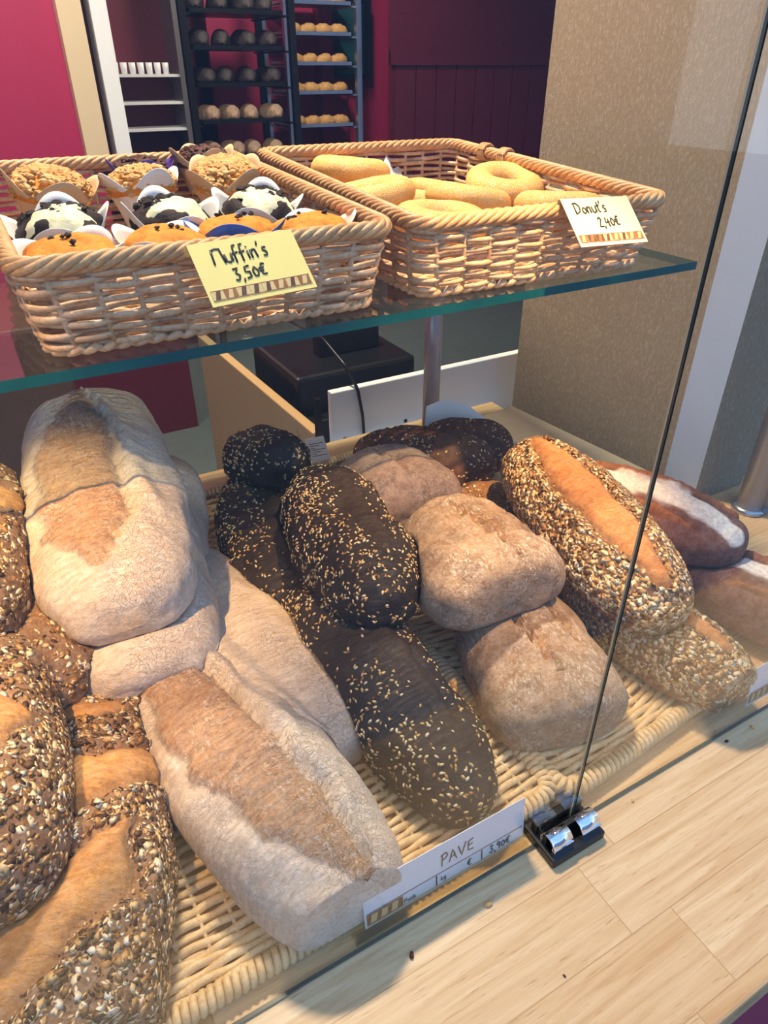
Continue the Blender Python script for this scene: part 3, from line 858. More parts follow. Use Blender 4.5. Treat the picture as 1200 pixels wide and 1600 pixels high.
SZ = 0.4235
mb_ = wicker_basket('wicker_basket', 3)
mb_.location = (-0.352, 0.418, SZ)
tag(mb_, 'wicker basket full of muffins on the glass shelf', 'basket', 'wicker baskets on the glass shelf')
db_ = copy_tree(mb_)
db_.location = (0.060, 0.418, SZ); db_.rotation_euler = (0, 0, math.radians(-2.0))
tag(db_, 'wicker basket of sugared ring doughnuts on the glass shelf', 'basket', 'wicker baskets on the glass shelf')
b = MB()
for yy in (0.36, 0.42):
    b = MB()
    h = HF + (HB - HF) * yy / BD
    for k in range(4):
        al = np.linspace(0, 2 * PI, 14, endpoint=False)
        b.tube(np.stack([BW + 0.0125 * np.cos(al), np.full_like(al, yy + (k - 1.5) * 0.005), h + 0.006 + 0.0125 * np.sin(al)], 1), 0.0026, 5, closed=True)
    b.build('binding', M['wicker_rim'], db_)

# ---------------------------------------------------------------- doughnuts
def sugar_mat():
    m = NT('sugared_dough')
    c = m.mix(m.noise(22, 4), srgb('#F6B93E'), srgb('#E99C22'))
    g = m.noise(700, 2, 0.5)
    sx_ = m.n('ShaderNodeSeparateXYZ'); m.l(m.co.outputs['Object'], sx_.inputs[0])
    up = m.ramp(m.math('MULTIPLY', sx_.outputs['Z'], 25.0), [(0.0, 0.15), (0.6, 1.0)])
    c = m.mix(m.math('MULTIPLY', m.ramp(g, [(0.46, 0.0), (0.60, 0.6)]), up), c, srgb('#F8ECCB'))
    return m.principled(c, 0.6, m.bump(g, 0.7, 0.0012), 0.0, 0.4)
M['donut'] = sugar_mat()
def cake_mat(name, a, b2, c, sc=60, rough=0.75):
    m = NT(name)
    k = m.mix(m.ramp(m.noise(sc, 5), [(0.35, 0.0), (0.65, 1.0)]), srgb(a), srgb(b2))
    k = m.mix(m.ramp(m.noise(sc * 3, 4), [(0.55, 0.0), (0.72, 0.8)]), k, srgb(c))
    return m.principled(k, rough, m.bump(m.noise(sc * 4, 5), 0.7, 0.002), 0.0, 0.35)
M['choc'] = cake_mat('chocolate_cake', '#2B1A15', '#1C110E', '#4A2D22')
M['choc_brown'] = cake_mat('brown_chocolate_cake', '#5A3526', '#432518', '#7A4C36')
M['crumble'] = cake_mat('crumble', '#E2B878', '#CB9550', '#9A6630')
M['orange_cake'] = cake_mat('orange_cake', '#E89A2E', '#D07A1C', '#B05E16')
M['cream_icing'] = cake_mat('cream_icing', '#F5F0C8', '#E9E2AE', '#FBF8E2', 50, 0.4)
M['cup_white'] = plain('white_baking_paper', '#ECE8DF', 0.7, var=0.08, scale=60)
M['cup_tan'] = plain('tan_baking_paper', '#D8B88C', 0.7, var=0.12, scale=60)
M['cup_blue'] = plain('blue_baking_paper', '#2F5FB8', 0.6, var=0.15, scale=60)
M['cup_purple'] = plain('purple_baking_paper', '#5B3FA0', 0.6, var=0.15, scale=60)
M['cup_line'] = plain('grey_print', '#8C8A90', 0.7)


def doughnut(seed, R=0.038, r=0.021):
    b = MB()
    nu, nv = 40, 20
    a = np.linspace(0, 2 * PI, nu, endpoint=False); c = np.linspace(0, 2 * PI, nv, endpoint=False)
    A, C_ = np.meshgrid(a, c, indexing='ij')
    P = np.stack([(R + r * np.cos(C_)) * np.cos(A), (R + r * np.cos(C_)) * np.sin(A), 0.86 * r * np.sin(C_)], 2).reshape(-1, 3)
    nz = vnoise(P, 40, seed, 2)
    P = P * (1 + 0.035 * nz[:, None]); P[:, 2] += 0.86 * r
    F = [(i * nv + q, ((i + 1) % nu) * nv + q, ((i + 1) % nu) * nv + (q + 1) % nv, i * nv + (q + 1) % nv) for i in range(nu) for q in range(nv)]
    b.add(P, F)
    return b.build('doughnut', M['donut'])


DN = [((0.185, 0.560), 0.462, 3, 3, 'plain yellow ring doughnut at the front left corner of the basket', 1.12),
      ((0.292, 0.650), 0.470, 10, 4, 'sugared ring doughnut in the middle of the basket, its front side facing the price card', 1.1),
      ((0.390, 0.555), 0.466, 8, -2, 'sugared ring doughnut half hidden behind the doughnut price card', 1.1),
      ((0.165, 0.715), 0.474, 8, 3, 'sugared ring doughnut by the left rim of the basket, second row', 1.15),
      ((0.290, 0.765), 0.462, 4, 6, 'sugared ring doughnut at the basket centre behind the front row', 1.0),
      ((0.405, 0.705), 0.478, 10, -5, 'sugared ring doughnut near the right rim, below the two bindings', 1.12),
      ((0.205, 0.865), 0.492, 6, 2, 'pale sugared ring doughnut at the back left of the basket', 1.12)]
for i, ((x, y), z, rx, ry, lab, sc) in enumerate(DN):
    o = doughnut(i); o.location = (x, y, z); o.rotation_euler = (math.radians(rx), math.radians(ry), i * 1.3); o.scale = (sc,) * 3
    tag(o, lab, 'doughnut', 'ring doughnuts in the basket')
b = MB()
a = np.linspace(0, 2 * PI, 48, endpoint=False)
rr = 0.055 + 0.006 * np.sign(np.sin(a * 12)); V = [(0, 0, 0.0)] + [(r * math.cos(q), r * math.sin(q), 0.004 * math.sin(q * 6)) for r, q in zip(rr, a)]
b.add(V, [(0, 1 + i, 1 + (i + 1) % 48) for i in range(48)])
o = b.build('paper_doily', M['paper']); o.location = (0.300, 0.90, 0.470); o.rotation_euler = (math.radians(60), 0, 0.2)
m_ = o.modifiers.new('solid', 'SOLIDIFY'); m_.thickness = 0.0006
tag(o, 'white frilled paper doily standing up behind the doughnuts', 'doily')

# ---------------------------------------------------------------- muffins
def muffin(kind, cup, seed, label, loc, tilt=(0, 0), scale=1.0):
    t = empty('muffin', loc); t.rotation_euler = (math.radians(tilt[0]), math.radians(tilt[1]), seed * 1.7); t.scale = (scale,) * 3
    # cup with four flared petals
    b = MB(); k = 64; nr = 10
    a = np.linspace(0, 2 * PI, k, endpoint=False)
    V = []
    for i in range(nr):
        f = i / (nr - 1)
        top = 0.046 + (0.013 if kind == 'orange' else 0.022) * np.abs(np.cos(2 * a)) ** 1.5
        z = f * top
        r = 0.027 + 0.016 * f + 0.010 * f * f * np.abs(np.cos(2 * a)) + 0.0012 * np.sin(a * 24) * (1 - f)
        V.append(np.stack([r * np.cos(a), r * np.sin(a), z], 1))
    V = np.concatenate(V)
    F = [(i * k + q, i * k + (q + 1) % k, (i + 1) * k + (q + 1) % k, (i + 1) * k + q) for i in range(nr - 1) for q in range(k)]
    b.add(V, F); b.add(V[:k], [tuple(range(k - 1, -1, -1))])
    o = b.build('paper_cup', [M[cup]], t)
    m_ = o.modifiers.new('solid', 'SOLIDIFY'); m_.thickness = 0.0007
    # cake
    cm = {'crumble': 'orange_cake', 'choc': 'choc', 'orange': 'orange_cake', 'brown': 'choc_brown'}[kind]
    b = MB()
    hd = {'crumble': 0.030, 'choc': 0.026, 'orange': 0.022, 'brown': 0.026}[kind]
    prof = [(0.024, 0.004), (0.036, 0.036)] + [(0.043 * math.cos(q) ** 0.7, 0.040 + hd * math.sin(q)) for q in np.linspace(0, PI / 2, 14)]
    prof[-1] = (0.0, 0.040 + hd)
    def rough(V):
        nz = vnoise(V + seed, 70, seed, 3)
        g = sstep(0.036, 0.045, V[:, 2])
        d = V - np.array([0, 0, 0.03]); d /= np.linalg.norm(d, axis=1)[:, None] + 1e-9
        return V + d * (nz * (0.0035 if kind != 'orange' else 0.0026) * g)[:, None]
    b.lathe(prof, 48, fn=rough)
    b.build('cake', M[cm], t)
    rng = np.random.default_rng(seed)
    def onto(x, y):
        q = min(1.0, math.hypot(x, y) / 0.043); return 0.040 + hd * math.sin(math.acos(min(1.0, q ** (1 / 0.7))))
    def lumps(name, mat, n, s0, s1, rad=0.040, cy=0.0):
        b = MB()
        for _ in range(n):
            rr_ = rad * math.sqrt(rng.random()); q = rng.random() * 6.283
            x, y = rr_ * math.cos(q), rr_ * math.sin(q) + cy
            if math.hypot(x, y) > 0.044: continue
            s = rng.uniform(s0, s1)
            ico = np.array([(1, 0, 0), (-1, 0, 0), (0, 1, 0), (0, -1, 0), (0, 0, 1), (0, 0, -1), (.6, .6, .55), (-.6, .6, .55), (-.6, -.6, .55), (.6, -.6, .55)], float)
            ico = ico * (1 + rng.uniform(-.3, .3, (10, 1))) * s * np.array([1, 1, 0.75])
            Fc = [(4, 6, 7), (4, 7, 8), (4, 8, 9), (4, 9, 6), (6, 0, 2), (6, 2, 7), (7, 2, 1), (7, 1, 8), (8, 1, 3), (8, 3, 9), (9, 3, 0), (9, 0, 6), (5, 2, 0), (5, 1, 2), (5, 3, 1), (5, 0, 3)]
            b.add(ico + np.array([x, y, onto(x, y) + 0.001]), Fc, 0, False)
        o = b.build(name, mat, t); o['kind'] = 'stuff'; return o
    if kind == 'crumble': lumps('crumble_topping', M['crumble'], 380, 0.003, 0.0062, 0.0445)
    if kind in ('choc',):
        # icing blob draped on one side
        b = MB(); k = 40; nr = 9; V = [(0.006, -0.010, onto(0.006, -0.01) + 0.004)]
        for i in range(1, nr):
            f = i / (nr - 1)
            for q in np.linspace(0, 2 * PI, k, endpoint=False):
                R_ = 0.031 * (1 + 0.22 * math.sin(q * 3 + seed) + 0.16 * math.sin(q * 7 + 2 * seed)) * f
                x, y = 0.006 + R_ * math.cos(q), -0.010 + R_ * 0.9 * math.sin(q)
                V.append((x, y, onto(x, y) + 0.0042 * (1 - f ** 4) - 0.001 * (f > 0.95)))
        V = np.array(V); V[:, 2] += 0.0015 * vnoise(V, 110, seed, 2)
        F = [(0, 1 + q, 1 + (q + 1) % k) for q in range(k)] + [(1 + (i - 1) * k + q, 1 + i * k + q, 1 + i * k + (q + 1) % k, 1 + (i - 1) * k + (q + 1) % k) for i in range(1, nr - 1) for q in range(k)]
        b.add(V, F); b.build('icing', M['cream_icing'], t)
        t.rotation_euler[2] = -0.5 + (seed % 3) * 0.3
        b = MB(); lumps('crumbs', M['choc'], 60, 0.003, 0.0062, 0.036, 0.024)
    if kind == 'brown': lumps('crumbs', M['choc_brown'], 80, 0.003, 0.006)
    if kind == 'orange': lumps('crumbs', M['choc'], 5, 0.002, 0.004, 0.02)
    tag(t, label, 'muffin', 'muffins in the basket')
    return t


MZ = SZ + 0.024
row3 = MZ + 0.022
muffin('crumble', 'cup_tan', 1, 'crumble topped muffin in tan paper at the left of its row', (-0.275, 0.80, row3), (8, -6), 1.12)
muffin('crumble', 'cup_white', 2, 'crumble topped muffin in the middle before the purple paper', (-0.150, 0.795, row3), (6, 0), 1.05)
muffin('crumble', 'cup_tan', 3, 'golden crumble topped muffin in tan paper by the right rim', (-0.030, 0.80, row3), (6, 5), 1.12)
muffin('choc', 'cup_white', 4, 'chocolate muffin with cream icing at the left of the basket', (-0.280, 0.635, MZ + 0.004), (10, -4), 1.12)
muffin('choc', 'cup_white', 5, 'chocolate muffin with cream icing in the middle of its row', (-0.160, 0.640, MZ + 0.004), (10, 2), 1.1)
muffin('choc', 'cup_white', 6, 'chocolate muffin with cream icing by the right rim beside blue paper', (-0.040, 0.655, MZ + 0.004), (10, 4), 1.1)
muffin('orange', 'cup_white', 7, 'low orange muffin at the front left corner behind the basket rim', (-0.292, 0.500, MZ + 0.004), (6, 0), 1.08)
muffin('orange', 'cup_white', 8, 'low orange muffin left of the muffin price card', (-0.200, 0.505, MZ + 0.004), (6, 0), 1.08)
muffin('orange', 'cup_blue', 9, 'low orange muffin in blue paper behind the muffin price card', (-0.112, 0.53, MZ + 0.004), (4, 0), 1.08)
muffin('orange', 'cup_white', 10, 'low orange muffin at the front right corner of the basket', (-0.030, 0.50, MZ + 0.004), (6, 0), 1.08)
muffin('brown', 'cup_purple', 12, 'brown chocolate muffin in purple paper at the back of the basket', (-0.125, 0.905, row3 + 0.012), (0, 0), 0.95)
muffin('brown', 'cup_tan', 13, 'brown chocolate muffin at the back right of the basket', (-0.030, 0.905, row3 + 0.022), (0, 0), 0.95)

# ================================================================ CARDS AND WRITING
GL = {  # handwritten strokes in a 0..1 high box
    'M': (0.75, [[(0.05, 0), (0.12, .95), (0.16, .8)], [(0.14, .9), (0.35, 1.0), (0.62, .95), (0.66, .5), (0.72, 0)]]),
    'u': (0.5, [[(0.05, .55), (0.08, .1), (0.25, 0), (0.38, .15), (0.42, .58), (0.44, 0.05)]]),
    'f': (0.42, [[(0.36, 1.0), (0.2, 1.02), (0.14, .7), (0.12, -0.1)], [(0.0, .5), (0.36, .56)]]),
    'i': (0.22, [[(0.1, .52), (0.1, 0)], [(0.1, .75), (0.12, .8)]]),
    'n': (0.5, [[(0.06, .55), (0.07, 0)], [(0.07, .35), (0.2, .56), (0.34, .5), (0.38, 0)]]),
    "'": (0.2, [[(0.12, 1.0), (0.06, .75)]]),
    's': (0.42, [[(0.34, .52), (0.16, .56), (0.1, .4), (0.3, .22), (0.26, .02), (0.04, .02)]]),
    'D': (0.7, [[(0.12, .95), (0.1, 0)], [(0.0, .9), (0.35, .95), (0.6, .65), (0.5, .2), (0.1, 0)]]),
    'o': (0.48, [[(0.24, .52), (0.08, .35), (0.1, .08), (0.25, 0), (0.4, .15), (0.38, .42), (0.24, .52)]]),
    't': (0.36, [[(0.18, .9), (0.16, .1), (0.3, 0)], [(0.02, .58), (0.34, .62)]]),
    'P': (0.6, [[(0.1, 0), (0.14, .95)], [(0.02, .9), (0.4, 1.0), (0.52, .75), (0.35, .52), (0.12, .5)]]),
    'A': (0.65, [[(0.02, 0), (0.28, .95), (0.55, 0)], [(0.12, .35), (0.48, .38)]]),
    'V': (0.6, [[(0.02, .95), (0.26, 0), (0.55, 1.0)]]),
    'E': (0.6, [[(0.5, .95), (0.15, .85), (0.12, .1), (0.52, .05)], [(0.12, .5), (0.45, .52)]]),
    'K': (0.6, [[(0.1, 0), (0.1, 1)], [(0.5, 1), (0.12, .45), (0.5, 0)]]),
    'k': (0.5, [[(0.1, 0), (0.1, 1)], [(0.4, .6), (0.12, .3), (0.42, 0)]]),
    'g': (0.5, [[(0.4, .5), (0.2, .55), (0.08, .3), (0.2, .05), (0.4, .2)], [(0.42, .55), (0.4, -.25), (0.1, -.3)]]),
    'd': (0.5, [[(0.4, .5), (0.2, .55), (0.08, .3), (0.2, .02), (0.4, .2)], [(0.42, 1), (0.42, 0)]]),
    '€': (0.62, [[(0.5, .85), (0.3, .95), (0.14, .6), (0.2, .12), (0.48, .1)], [(0.0, .6), (0.38, .62)], [(0.0, .4), (0.34, .42)]]),
    '3': (0.55, [[(0.06, .9), (0.4, .95), (0.2, .58), (0.42, .35), (0.25, .02), (0.02, .1)]]),
    '5': (0.55, [[(0.48, .95), (0.14, .92), (0.1, .55), (0.38, .5), (0.4, .1), (0.05, .02)]]),
    '0': (0.55, [[(0.26, .8), (0.08, .5), (0.14, .1), (0.35, .08), (0.46, .45), (0.26, .8)]]),
    '2': (0.55, [[(0.06, .75), (0.25, .98), (0.42, .75), (0.06, .05), (0.5, .05)]]),
    '4': (0.55, [[(0.12, .9), (0.05, .4), (0.48, .42)], [(0.36, .75), (0.36, -.05)]]),
    '9': (0.55, [[(0.44, .7), (0.25, .95), (0.08, .7), (0.25, .48), (0.44, .7), (0.36, 0.0)]]),
    ',': (0.25, [[(0.12, .08), (0.04, -.2)]]),
    ' ': (0.35, []),
}


KX = 0.98


def write(text, x, y, h, name, parent, z=0.0005, pen=0.0009, slope=0.0, mat='ink'):
    b = MB(); cx = x
    for ch in text:
        w, st = GL[ch]
        for pl in st:
            P = np.array([(cx + px * h * KX, y + py * h + (cx + px * h - x) * slope, z) for px, py in pl])
            if len(P) > 2:   # soften the corners
                Q = [P[0]]
                for i in range(1, len(P) - 1):
                    Q += [P[i] * 0.72 + P[i - 1] * 0.28, P[i], P[i] * 0.72 + P[i + 1] * 0.28]
                P = np.array(Q + [P[-1]])
            b.tube(P, pen, 5)
        cx += w * h * KX
    V = np.concatenate(b.v); V[:, 2] = z + (V[:, 2] - z) * 0.3; b.v = [V]
    return b.build(name, M[mat], parent)


def strip(x0, x1, y0, y1, parent, n, seed, z=0.0004):
    rng = random.Random(seed); b = MB()
    xs = [x0 + (x1 - x0) * i / n for i in range(n + 1)]
    for i in range(n):
        a, c = xs[i], xs[i + 1] - 0.0006
        mi = rng.choice([0, 1, 2, 1, 0])
        sk = rng.uniform(-0.3, 0.3) * (c - a)
        b.add([(a, y0, z), (c, y0, z), (c, y1, z), (a, y1, z)], [(0, 1, 2, 3)], mi, False)
        b.add([(a + sk * 0 + (c - a) * 0.2, y0, z + 1e-4), (a + (c - a) * 0.6, y0, z + 1e-4), (a + (c - a) * 0.8 + sk * 0.3, y1, z + 1e-4), (a + (c - a) * 0.45, y1, z + 1e-4)], [(0, 1, 2, 3)], (mi + 1) % 3, False)
    b.add([(x0, y1, z), (x1, y1, z), (x1, y1 + 0.0009, z), (x0, y1 + 0.0009, z)], [(0, 1, 2, 3)], 3, False)
    b.add([(x0, y0 - 0.0014, z), (x1, y0 - 0.0014, z), (x1, y0 - 0.0006, z), (x0, y0 - 0.0006, z)], [(0, 1, 2, 3)], 3, False)
    return b.build('picture_strip', [M['bread_strip'], M['strip_light'], M['strip_dark'], M['strip_red']], parent)


def basket_card(loc, lines, mat, label, roll, seed):
    """card hangs on the rim; local x along the card, local y up the card, local z outward"""
    t = empty('price_card', loc)
    t.rotation_euler = Matrix.Identity(3).to_euler()
    w, h = 0.107, 0.068
    b = MB()
    n = 8
    V = []
    for i in range(n + 1):
        y = -h + h * i / n
        V += [(-w / 2, y, 0.0), (w / 2, y, 0.0)]
    V += [(-w / 2, 0.002, -0.004), (w / 2, 0.002, -0.004), (-w / 2, -0.004, -0.012), (w / 2, -0.004, -0.012)]
    rws = len(V) // 2
    b.add(V, [(2 * i, 2 * i + 1, 2 * i + 3, 2 * i + 2) for i in range(rws - 1)], 0, False)
    c = b.build('card', M[mat], t); m_ = c.modifiers.new('solid', 'SOLIDIFY'); m_.thickness = 0.0005; m_.offset = -1
    for (txt, x, y, hh, pen) in lines:
        write(txt, x, y, hh, 'lettering', t, 0.0006, pen, 0.03)
    strip(-w / 2 + 0.003, w / 2 - 0.003, -h + 0.006, -h + 0.015, t, 8, seed)
    t.rotation_euler = (math.radians(42), math.radians(0), 0)
    t.rotation_euler.rotate_axis('Z', math.radians(roll))
    tag(t, label, 'price card', 'price cards on the baskets')
    return t


basket_card((-0.150, 0.404, SZ + HF + 0.016), [("Muffin's", -0.036, -0.026, 0.017, 0.0010), ('3,50€', -0.022, -0.046, 0.014, 0.0010)], 'yellow_card',
            "yellow card reading Muffin's 3,50€ hung on the muffin basket rim", 3, 1)
basket_card((0.305, 0.402, SZ + HF + 0.018), [("Donut's", -0.040, -0.023, 0.0165, 0.0010), ('2,40€', -0.012, -0.043, 0.0145, 0.0010)], 'cream_card',
            "cream card reading Donut's 2,40€ hung on the doughnut basket rim", -3, 2)


def shelf_label(loc, w, h, texts, label, seed):
    t = empty('price_label', loc); t.rotation_euler = (math.radians(84), 0, 0)
    b = MB(); b.add([(0, 0, 0), (w, 0, 0), (w, h, 0), (0, h, 0)], [(0, 1, 2, 3)], 0, False)
    c = b.build('card', M['blue_card'], t); m_ = c.modifiers.new('solid', 'SOLIDIFY'); m_.thickness = 0.0006; m_.offset = -1
    for (txt, x, y, hh, pen) in texts: write(txt, x, y, hh, 'lettering', t, 0.0006, pen, 0.0)
    b = MB(); z = 0.0004
    b.add([(0.002, 0.003, z), (w - 0.002, 0.003, z), (w - 0.002, 0.0037, z), (0.002, 0.0037, z)], [(0, 1, 2, 3)], 0, False)
    b.add([(0.002, 0.019, z), (w - 0.002, 0.019, z), (w - 0.002, 0.0199, z), (0.002, 0.0199, z)], [(0, 1, 2, 3)], 0, False)
    for f in (0.42, 0.71):
        b.add([(w * f, 0.0045, z), (w * f + 0.0014, 0.0045, z), (w * f + 0.0014, 0.018, z), (w * f, 0.018, z)], [(0, 1, 2, 3)], 1, False)
    b.add([(0.002, 0.0045, z), (w * 0.22, 0.0045, z), (w * 0.22, 0.018, z), (0.002, 0.018, z)], [(0, 1, 2, 3)], 2, False)
    for k in range(3):
        x = w * (0.03 + k * 0.06)
        b.add([(x, 0.0055, z + 1e-4), (x + w * 0.035, 0.0055, z + 1e-4), (x + w * 0.045, 0.016, z + 1e-4), (x + w * 0.01, 0.017, z + 1e-4)], [(0, 1, 2, 3)], 3, False)
    b.build('printed_border', [M['strip_red'], M['ink'], M['bread_strip'], M['strip_light']], t)
    tag(t, label, 'price label', 'white price labels along the glass')
    return t


shelf_label((-0.234, 0.0075, 0.0125), 0.178, 0.058, [('PAVE', 0.080, 0.028, 0.016, 0.0007), ('€', 0.110, 0.0065, 0.010, 0.0006), ('3,90€', 0.136, 0.0065, 0.0105, 0.0007), ('Poids', 0.040, 0.006, 0.006, 0.0004), ('kg', 0.080, 0.008, 0.006, 0.0004)],
            'long white label reading PAVE 3,90€ leaning on the glass before the pale loaf', 1)
shelf_label((0.284, 0.0075, 0.0125), 0.178, 0.058, [], 'white label standing behind the glass at the right picture edge', 2)
for (x0, x1, lab) in ((-0.245, -0.05, 'clear strip holding the PAVE label at the foot of the glass'),):
    b = MB(); b.box((x0, 0.0035, 0.0), (x1, 0.0050, 0.020)); b.box((x0, 0.0051, 0.0), (x1, 0.015, 0.0025))
    o = b.build('label_holder', M['acrylic']); tag(o, lab, 'label holder')

# ---- glass clamp
t = empty('glass_clamp', (-0.012, 0.0, 0))
b = MB(); b.box((-0.034, -0.028, 0.0), (0.034, 0.020, 0.011)); b.build('base', M['black'], t, bevel=0.002)
for x in (-0.018, 0.018):
    b = MB()
    al = np.linspace(-0.15 * PI, 1.0 * PI, 18)
    R0, R1 = 0.0105, 0.008
    sec = [(R0 * math.cos(a), R0 * math.sin(a)) for a in al] + [(R1 * math.cos(a), R1 * math.sin(a)) for a in al[::-1]]
    nn = len(sec)
    V = [(x - 0.012, -0.012 + p, 0.018 + q) for p, q in sec] + [(x + 0.012, -0.012 + p, 0.018 + q) for p, q in sec]
    b.add(V, [(i, (i + 1) % nn, nn + (i + 1) % nn, nn + i) for i in range(nn)] + [tuple(range(nn - 1, -1, -1)), tuple(range(nn, 2 * nn))])
    b.box((x - 0.012, -0.0235, 0.008), (x + 0.012, -0.019, 0.020))
    b.build('roller', M['chrome'], t)
b = MB(); b.box((-0.030, -0.010, 0.010), (0.030, -0.0048, 0.026)); b.build('jaw', M['black'], t); b = MB(); b.box((-0.030, 0.0048, 0.010), (0.030, 0.012, 0.024)); b.build('jaw', M['black'], t)
tag(t, 'black clamp with two chrome rollers holding the glass seam to the worktop', 'clamp')

# ---- crumbs on the worktop
for i, (x, y, s) in enumerate([(-0.121, -0.024, 0.0034), (-0.206, -0.026, 0.0030), (0.276, -0.012, 0.0026), (0.232, -0.010, 0.0022), (0.079, -0.012, 0.0020), (-0.100, -0.105, 0.0014)]):
    b = MB(); V = RNG.normal(0, 1, (8, 3)); V /= np.linalg.norm(V, axis=1)[:, None]
    b.lathe([(0.001, 0.0), (s * 0.9, s * 0.3), (s * 0.8, s * 0.8), (0.0, s)], 7, fn=lambda Q, i=i: Q * (1 + 0.25 * vnoise(Q + i, 400, i, 1))[:, None] * np.array([1.4, 0.8, 1]))
    o = b.build('bread_crumb', M['choc_brown'] if i % 2 else M['crumble']); o.location = (x, y, 0); o.rotation_euler = (0, 0, i)
    tag(o, ['brown crumb on the worktop below the PAVE label', 'dark crumb on the worktop left below the PAVE label', 'dark crumb by the glass foot under the right white label',
            'brown crumb beside the glass foot left of the right label', 'tiny crumb by the glass foot right of the clamp', 'tiny crumb alone on the open worktop below the clamp'][i], 'crumb', 'crumbs on the worktop')

# ================================================================ BEHIND THE DISPLAY
# white board along the back edge of the worktop, with a cable over it
b = MB(); b.box((0.185, 0.935, -0.045), (1.6, 0.955, 0.092), 0)
o = b.build('white_board', [M['white']], bevel=0.002)
b = MB()
for x in (0.205, 0.385): b.lathe([(0.004, 0), (0.004, 0.0015), (0.0, 0.002)], 10, (0, 0, 0))
tag(o, 'white painted board standing upright behind the worktop', 'board')
for x, z in ((0.212, -0.020), (0.365, -0.012)):
    b = MB(); b.lathe([(0.0045, 0.0), (0.0045, 0.001), (0.0, 0.0016)], 12)
    s_ = b.build('screw_hole', M['black'], o); s_.location = (x, 0.935, z + 0.0); s_.rotation_euler = (PI / 2, 0, 0)
b = MB()
P = [(0.215, 1.25, 0.16), (0.222, 1.05, 0.17), (0.232, 0.965, 0.135), (0.243, 0.929, 0.092), (0.252, 0.926, 0.03), (0.255, 0.926, -0.03), (0.262, 0.924, -0.05)]
P = np.array(P); tt = np.linspace(0, len(P) - 1, 40); P = np.stack([np.interp(tt, range(len(P)), P[:, i]) for i in range(3)], 1)
b.tube(P, 0.0035, 8); o = b.build('power_cable', M['black']); tag(o, 'black cable hanging down over the white board', 'cable')
# counter panel running back from the board
b = MB(); b.box((-0.012, 0.0, -0.85), (0.012, 0.75, 0.02))
o = b.build('side_panel', M['tan_panel'], bevel=0.003); o.location = (0.160, 0.96, -0.02); o.rotation_euler = (0, 0, math.radians(2))
tag(o, 'tan side panel of the counter running back from the white board', 'panel')
t = empty('cash_register', (0.33, 1.28, -0.22))
b = MB(); b.box((-0.15, -0.16, 0.0), (0.22, 0.2, 0.16)); b.build('drawer', M['black'], t, bevel=0.006)
b = MB(); b.box((-0.13, -0.12, 0.161), (0.20, 0.18, 0.26)); b.build('body', M['black'], t, bevel=0.01)
b = MB(); b.box((-0.02, -0.02, 0.26), (0.15, 0.03, 0.36)); b.build('display', M['black'], t, bevel=0.006)
tag(t, 'black cash machine behind the tan panel under the glass shelf', 'cash register')
b = MB(); b.box((0.175, 1.00, -0.85), (0.72, 1.55, -0.22)); o = b.build('counter_cabinet', M['brown_wood']); tag(o, 'dark counter cabinet under the black cash machine', 'cabinet')
b = MB(); b.box((-0.006, -0.006, 0), (0.006, 0.006, 0.10)); o = b.build('black_bar', M['black']); o.location = (0.150, 0.93, -0.01)
b.n = 0
tag(o, 'thin black upright bar at the left end of the white board', 'bar')
# printed tag on a wire
t = empty('paper_tag', (0.090, 0.80, 0.046))
b = MB(); b.add([(-0.026, 0.0, 0.030), (0.012, 0, 0.028), (0.026, 0, -0.028), (-0.014, 0, -0.024)], [(0, 3, 2, 1)], 0, False)
c = b.build('card', M['paper'], t); m_ = c.modifiers.new('solid', 'SOLIDIFY'); m_.thickness = 0.0005
b = MB()
for i in range(7):
    f = 0.2 + i * 0.09
    b.add([(-0.022 + f * 0.012, -0.0005, 0.028 - f * 0.05), (0.008 + f * 0.014 - 0.01 * (i % 3), -0.0005, 0.026 - f * 0.05), (0.008 + f * 0.014 - 0.01 * (i % 3), -0.0005, 0.0248 - f * 0.05), (-0.022 + f * 0.012, -0.0005, 0.0268 - f * 0.05)], [(0, 3, 2, 1)], 0, False)
b.build('print', M['ink'], t)
b = MB(); b.tube([(-0.030, 0.002, -0.03), (-0.034, 0.0, 0.03), (-0.045, 0, 0.075)], 0.0008, 6); b.build('wire', M['steel'], t)
tag(t, 'small white printed paper tag on a wire behind the black loaves', 'paper tag')
# sheet of white paper by the back loaf
b = MB(); n = 14; V = []
for i in range(n):
    f = i / (n - 1)
    for j in range(5):
        g = j / 4
        x = float(np.interp(f, (0, .2, .45, .75, 1), (.262, .300, .345, .392, .430))); y = 0.705 - 0.05 * f * f
        zt = float(np.interp(f, (0, .2, .45, .75, 1), (.140, .146, .126, .080, .040)))
        V.append((x + 0.012 * g * f, y - 0.010 * g, 0.022 + (zt - 0.022) * g))
b.add(V, [(i * 5 + j, (i + 1) * 5 + j, (i + 1) * 5 + j + 1, i * 5 + j + 1) for i in range(n - 1) for j in range(4)])
o = b.build('paper_sheet', M['paper']); m_ = o.modifiers.new('solid', 'SOLIDIFY'); m_.thickness = 0.0006
tag(o, 'white paper sheet curved around the farthest dark loaf', 'paper')

# ================================================================ SHOP INTERIOR
# doorway at the partition
b = MB(); b.box((0.105, 2.93, 0.36), (0.19, 2.995, 2.2)); o = b.build('trim_1', M['cream']); struct(o)
b = MB(); b.box((0.225, 2.96, 0.0), (0.285, 3.06, 2.2)); o = b.build('trim_2', M['white']); struct(o)
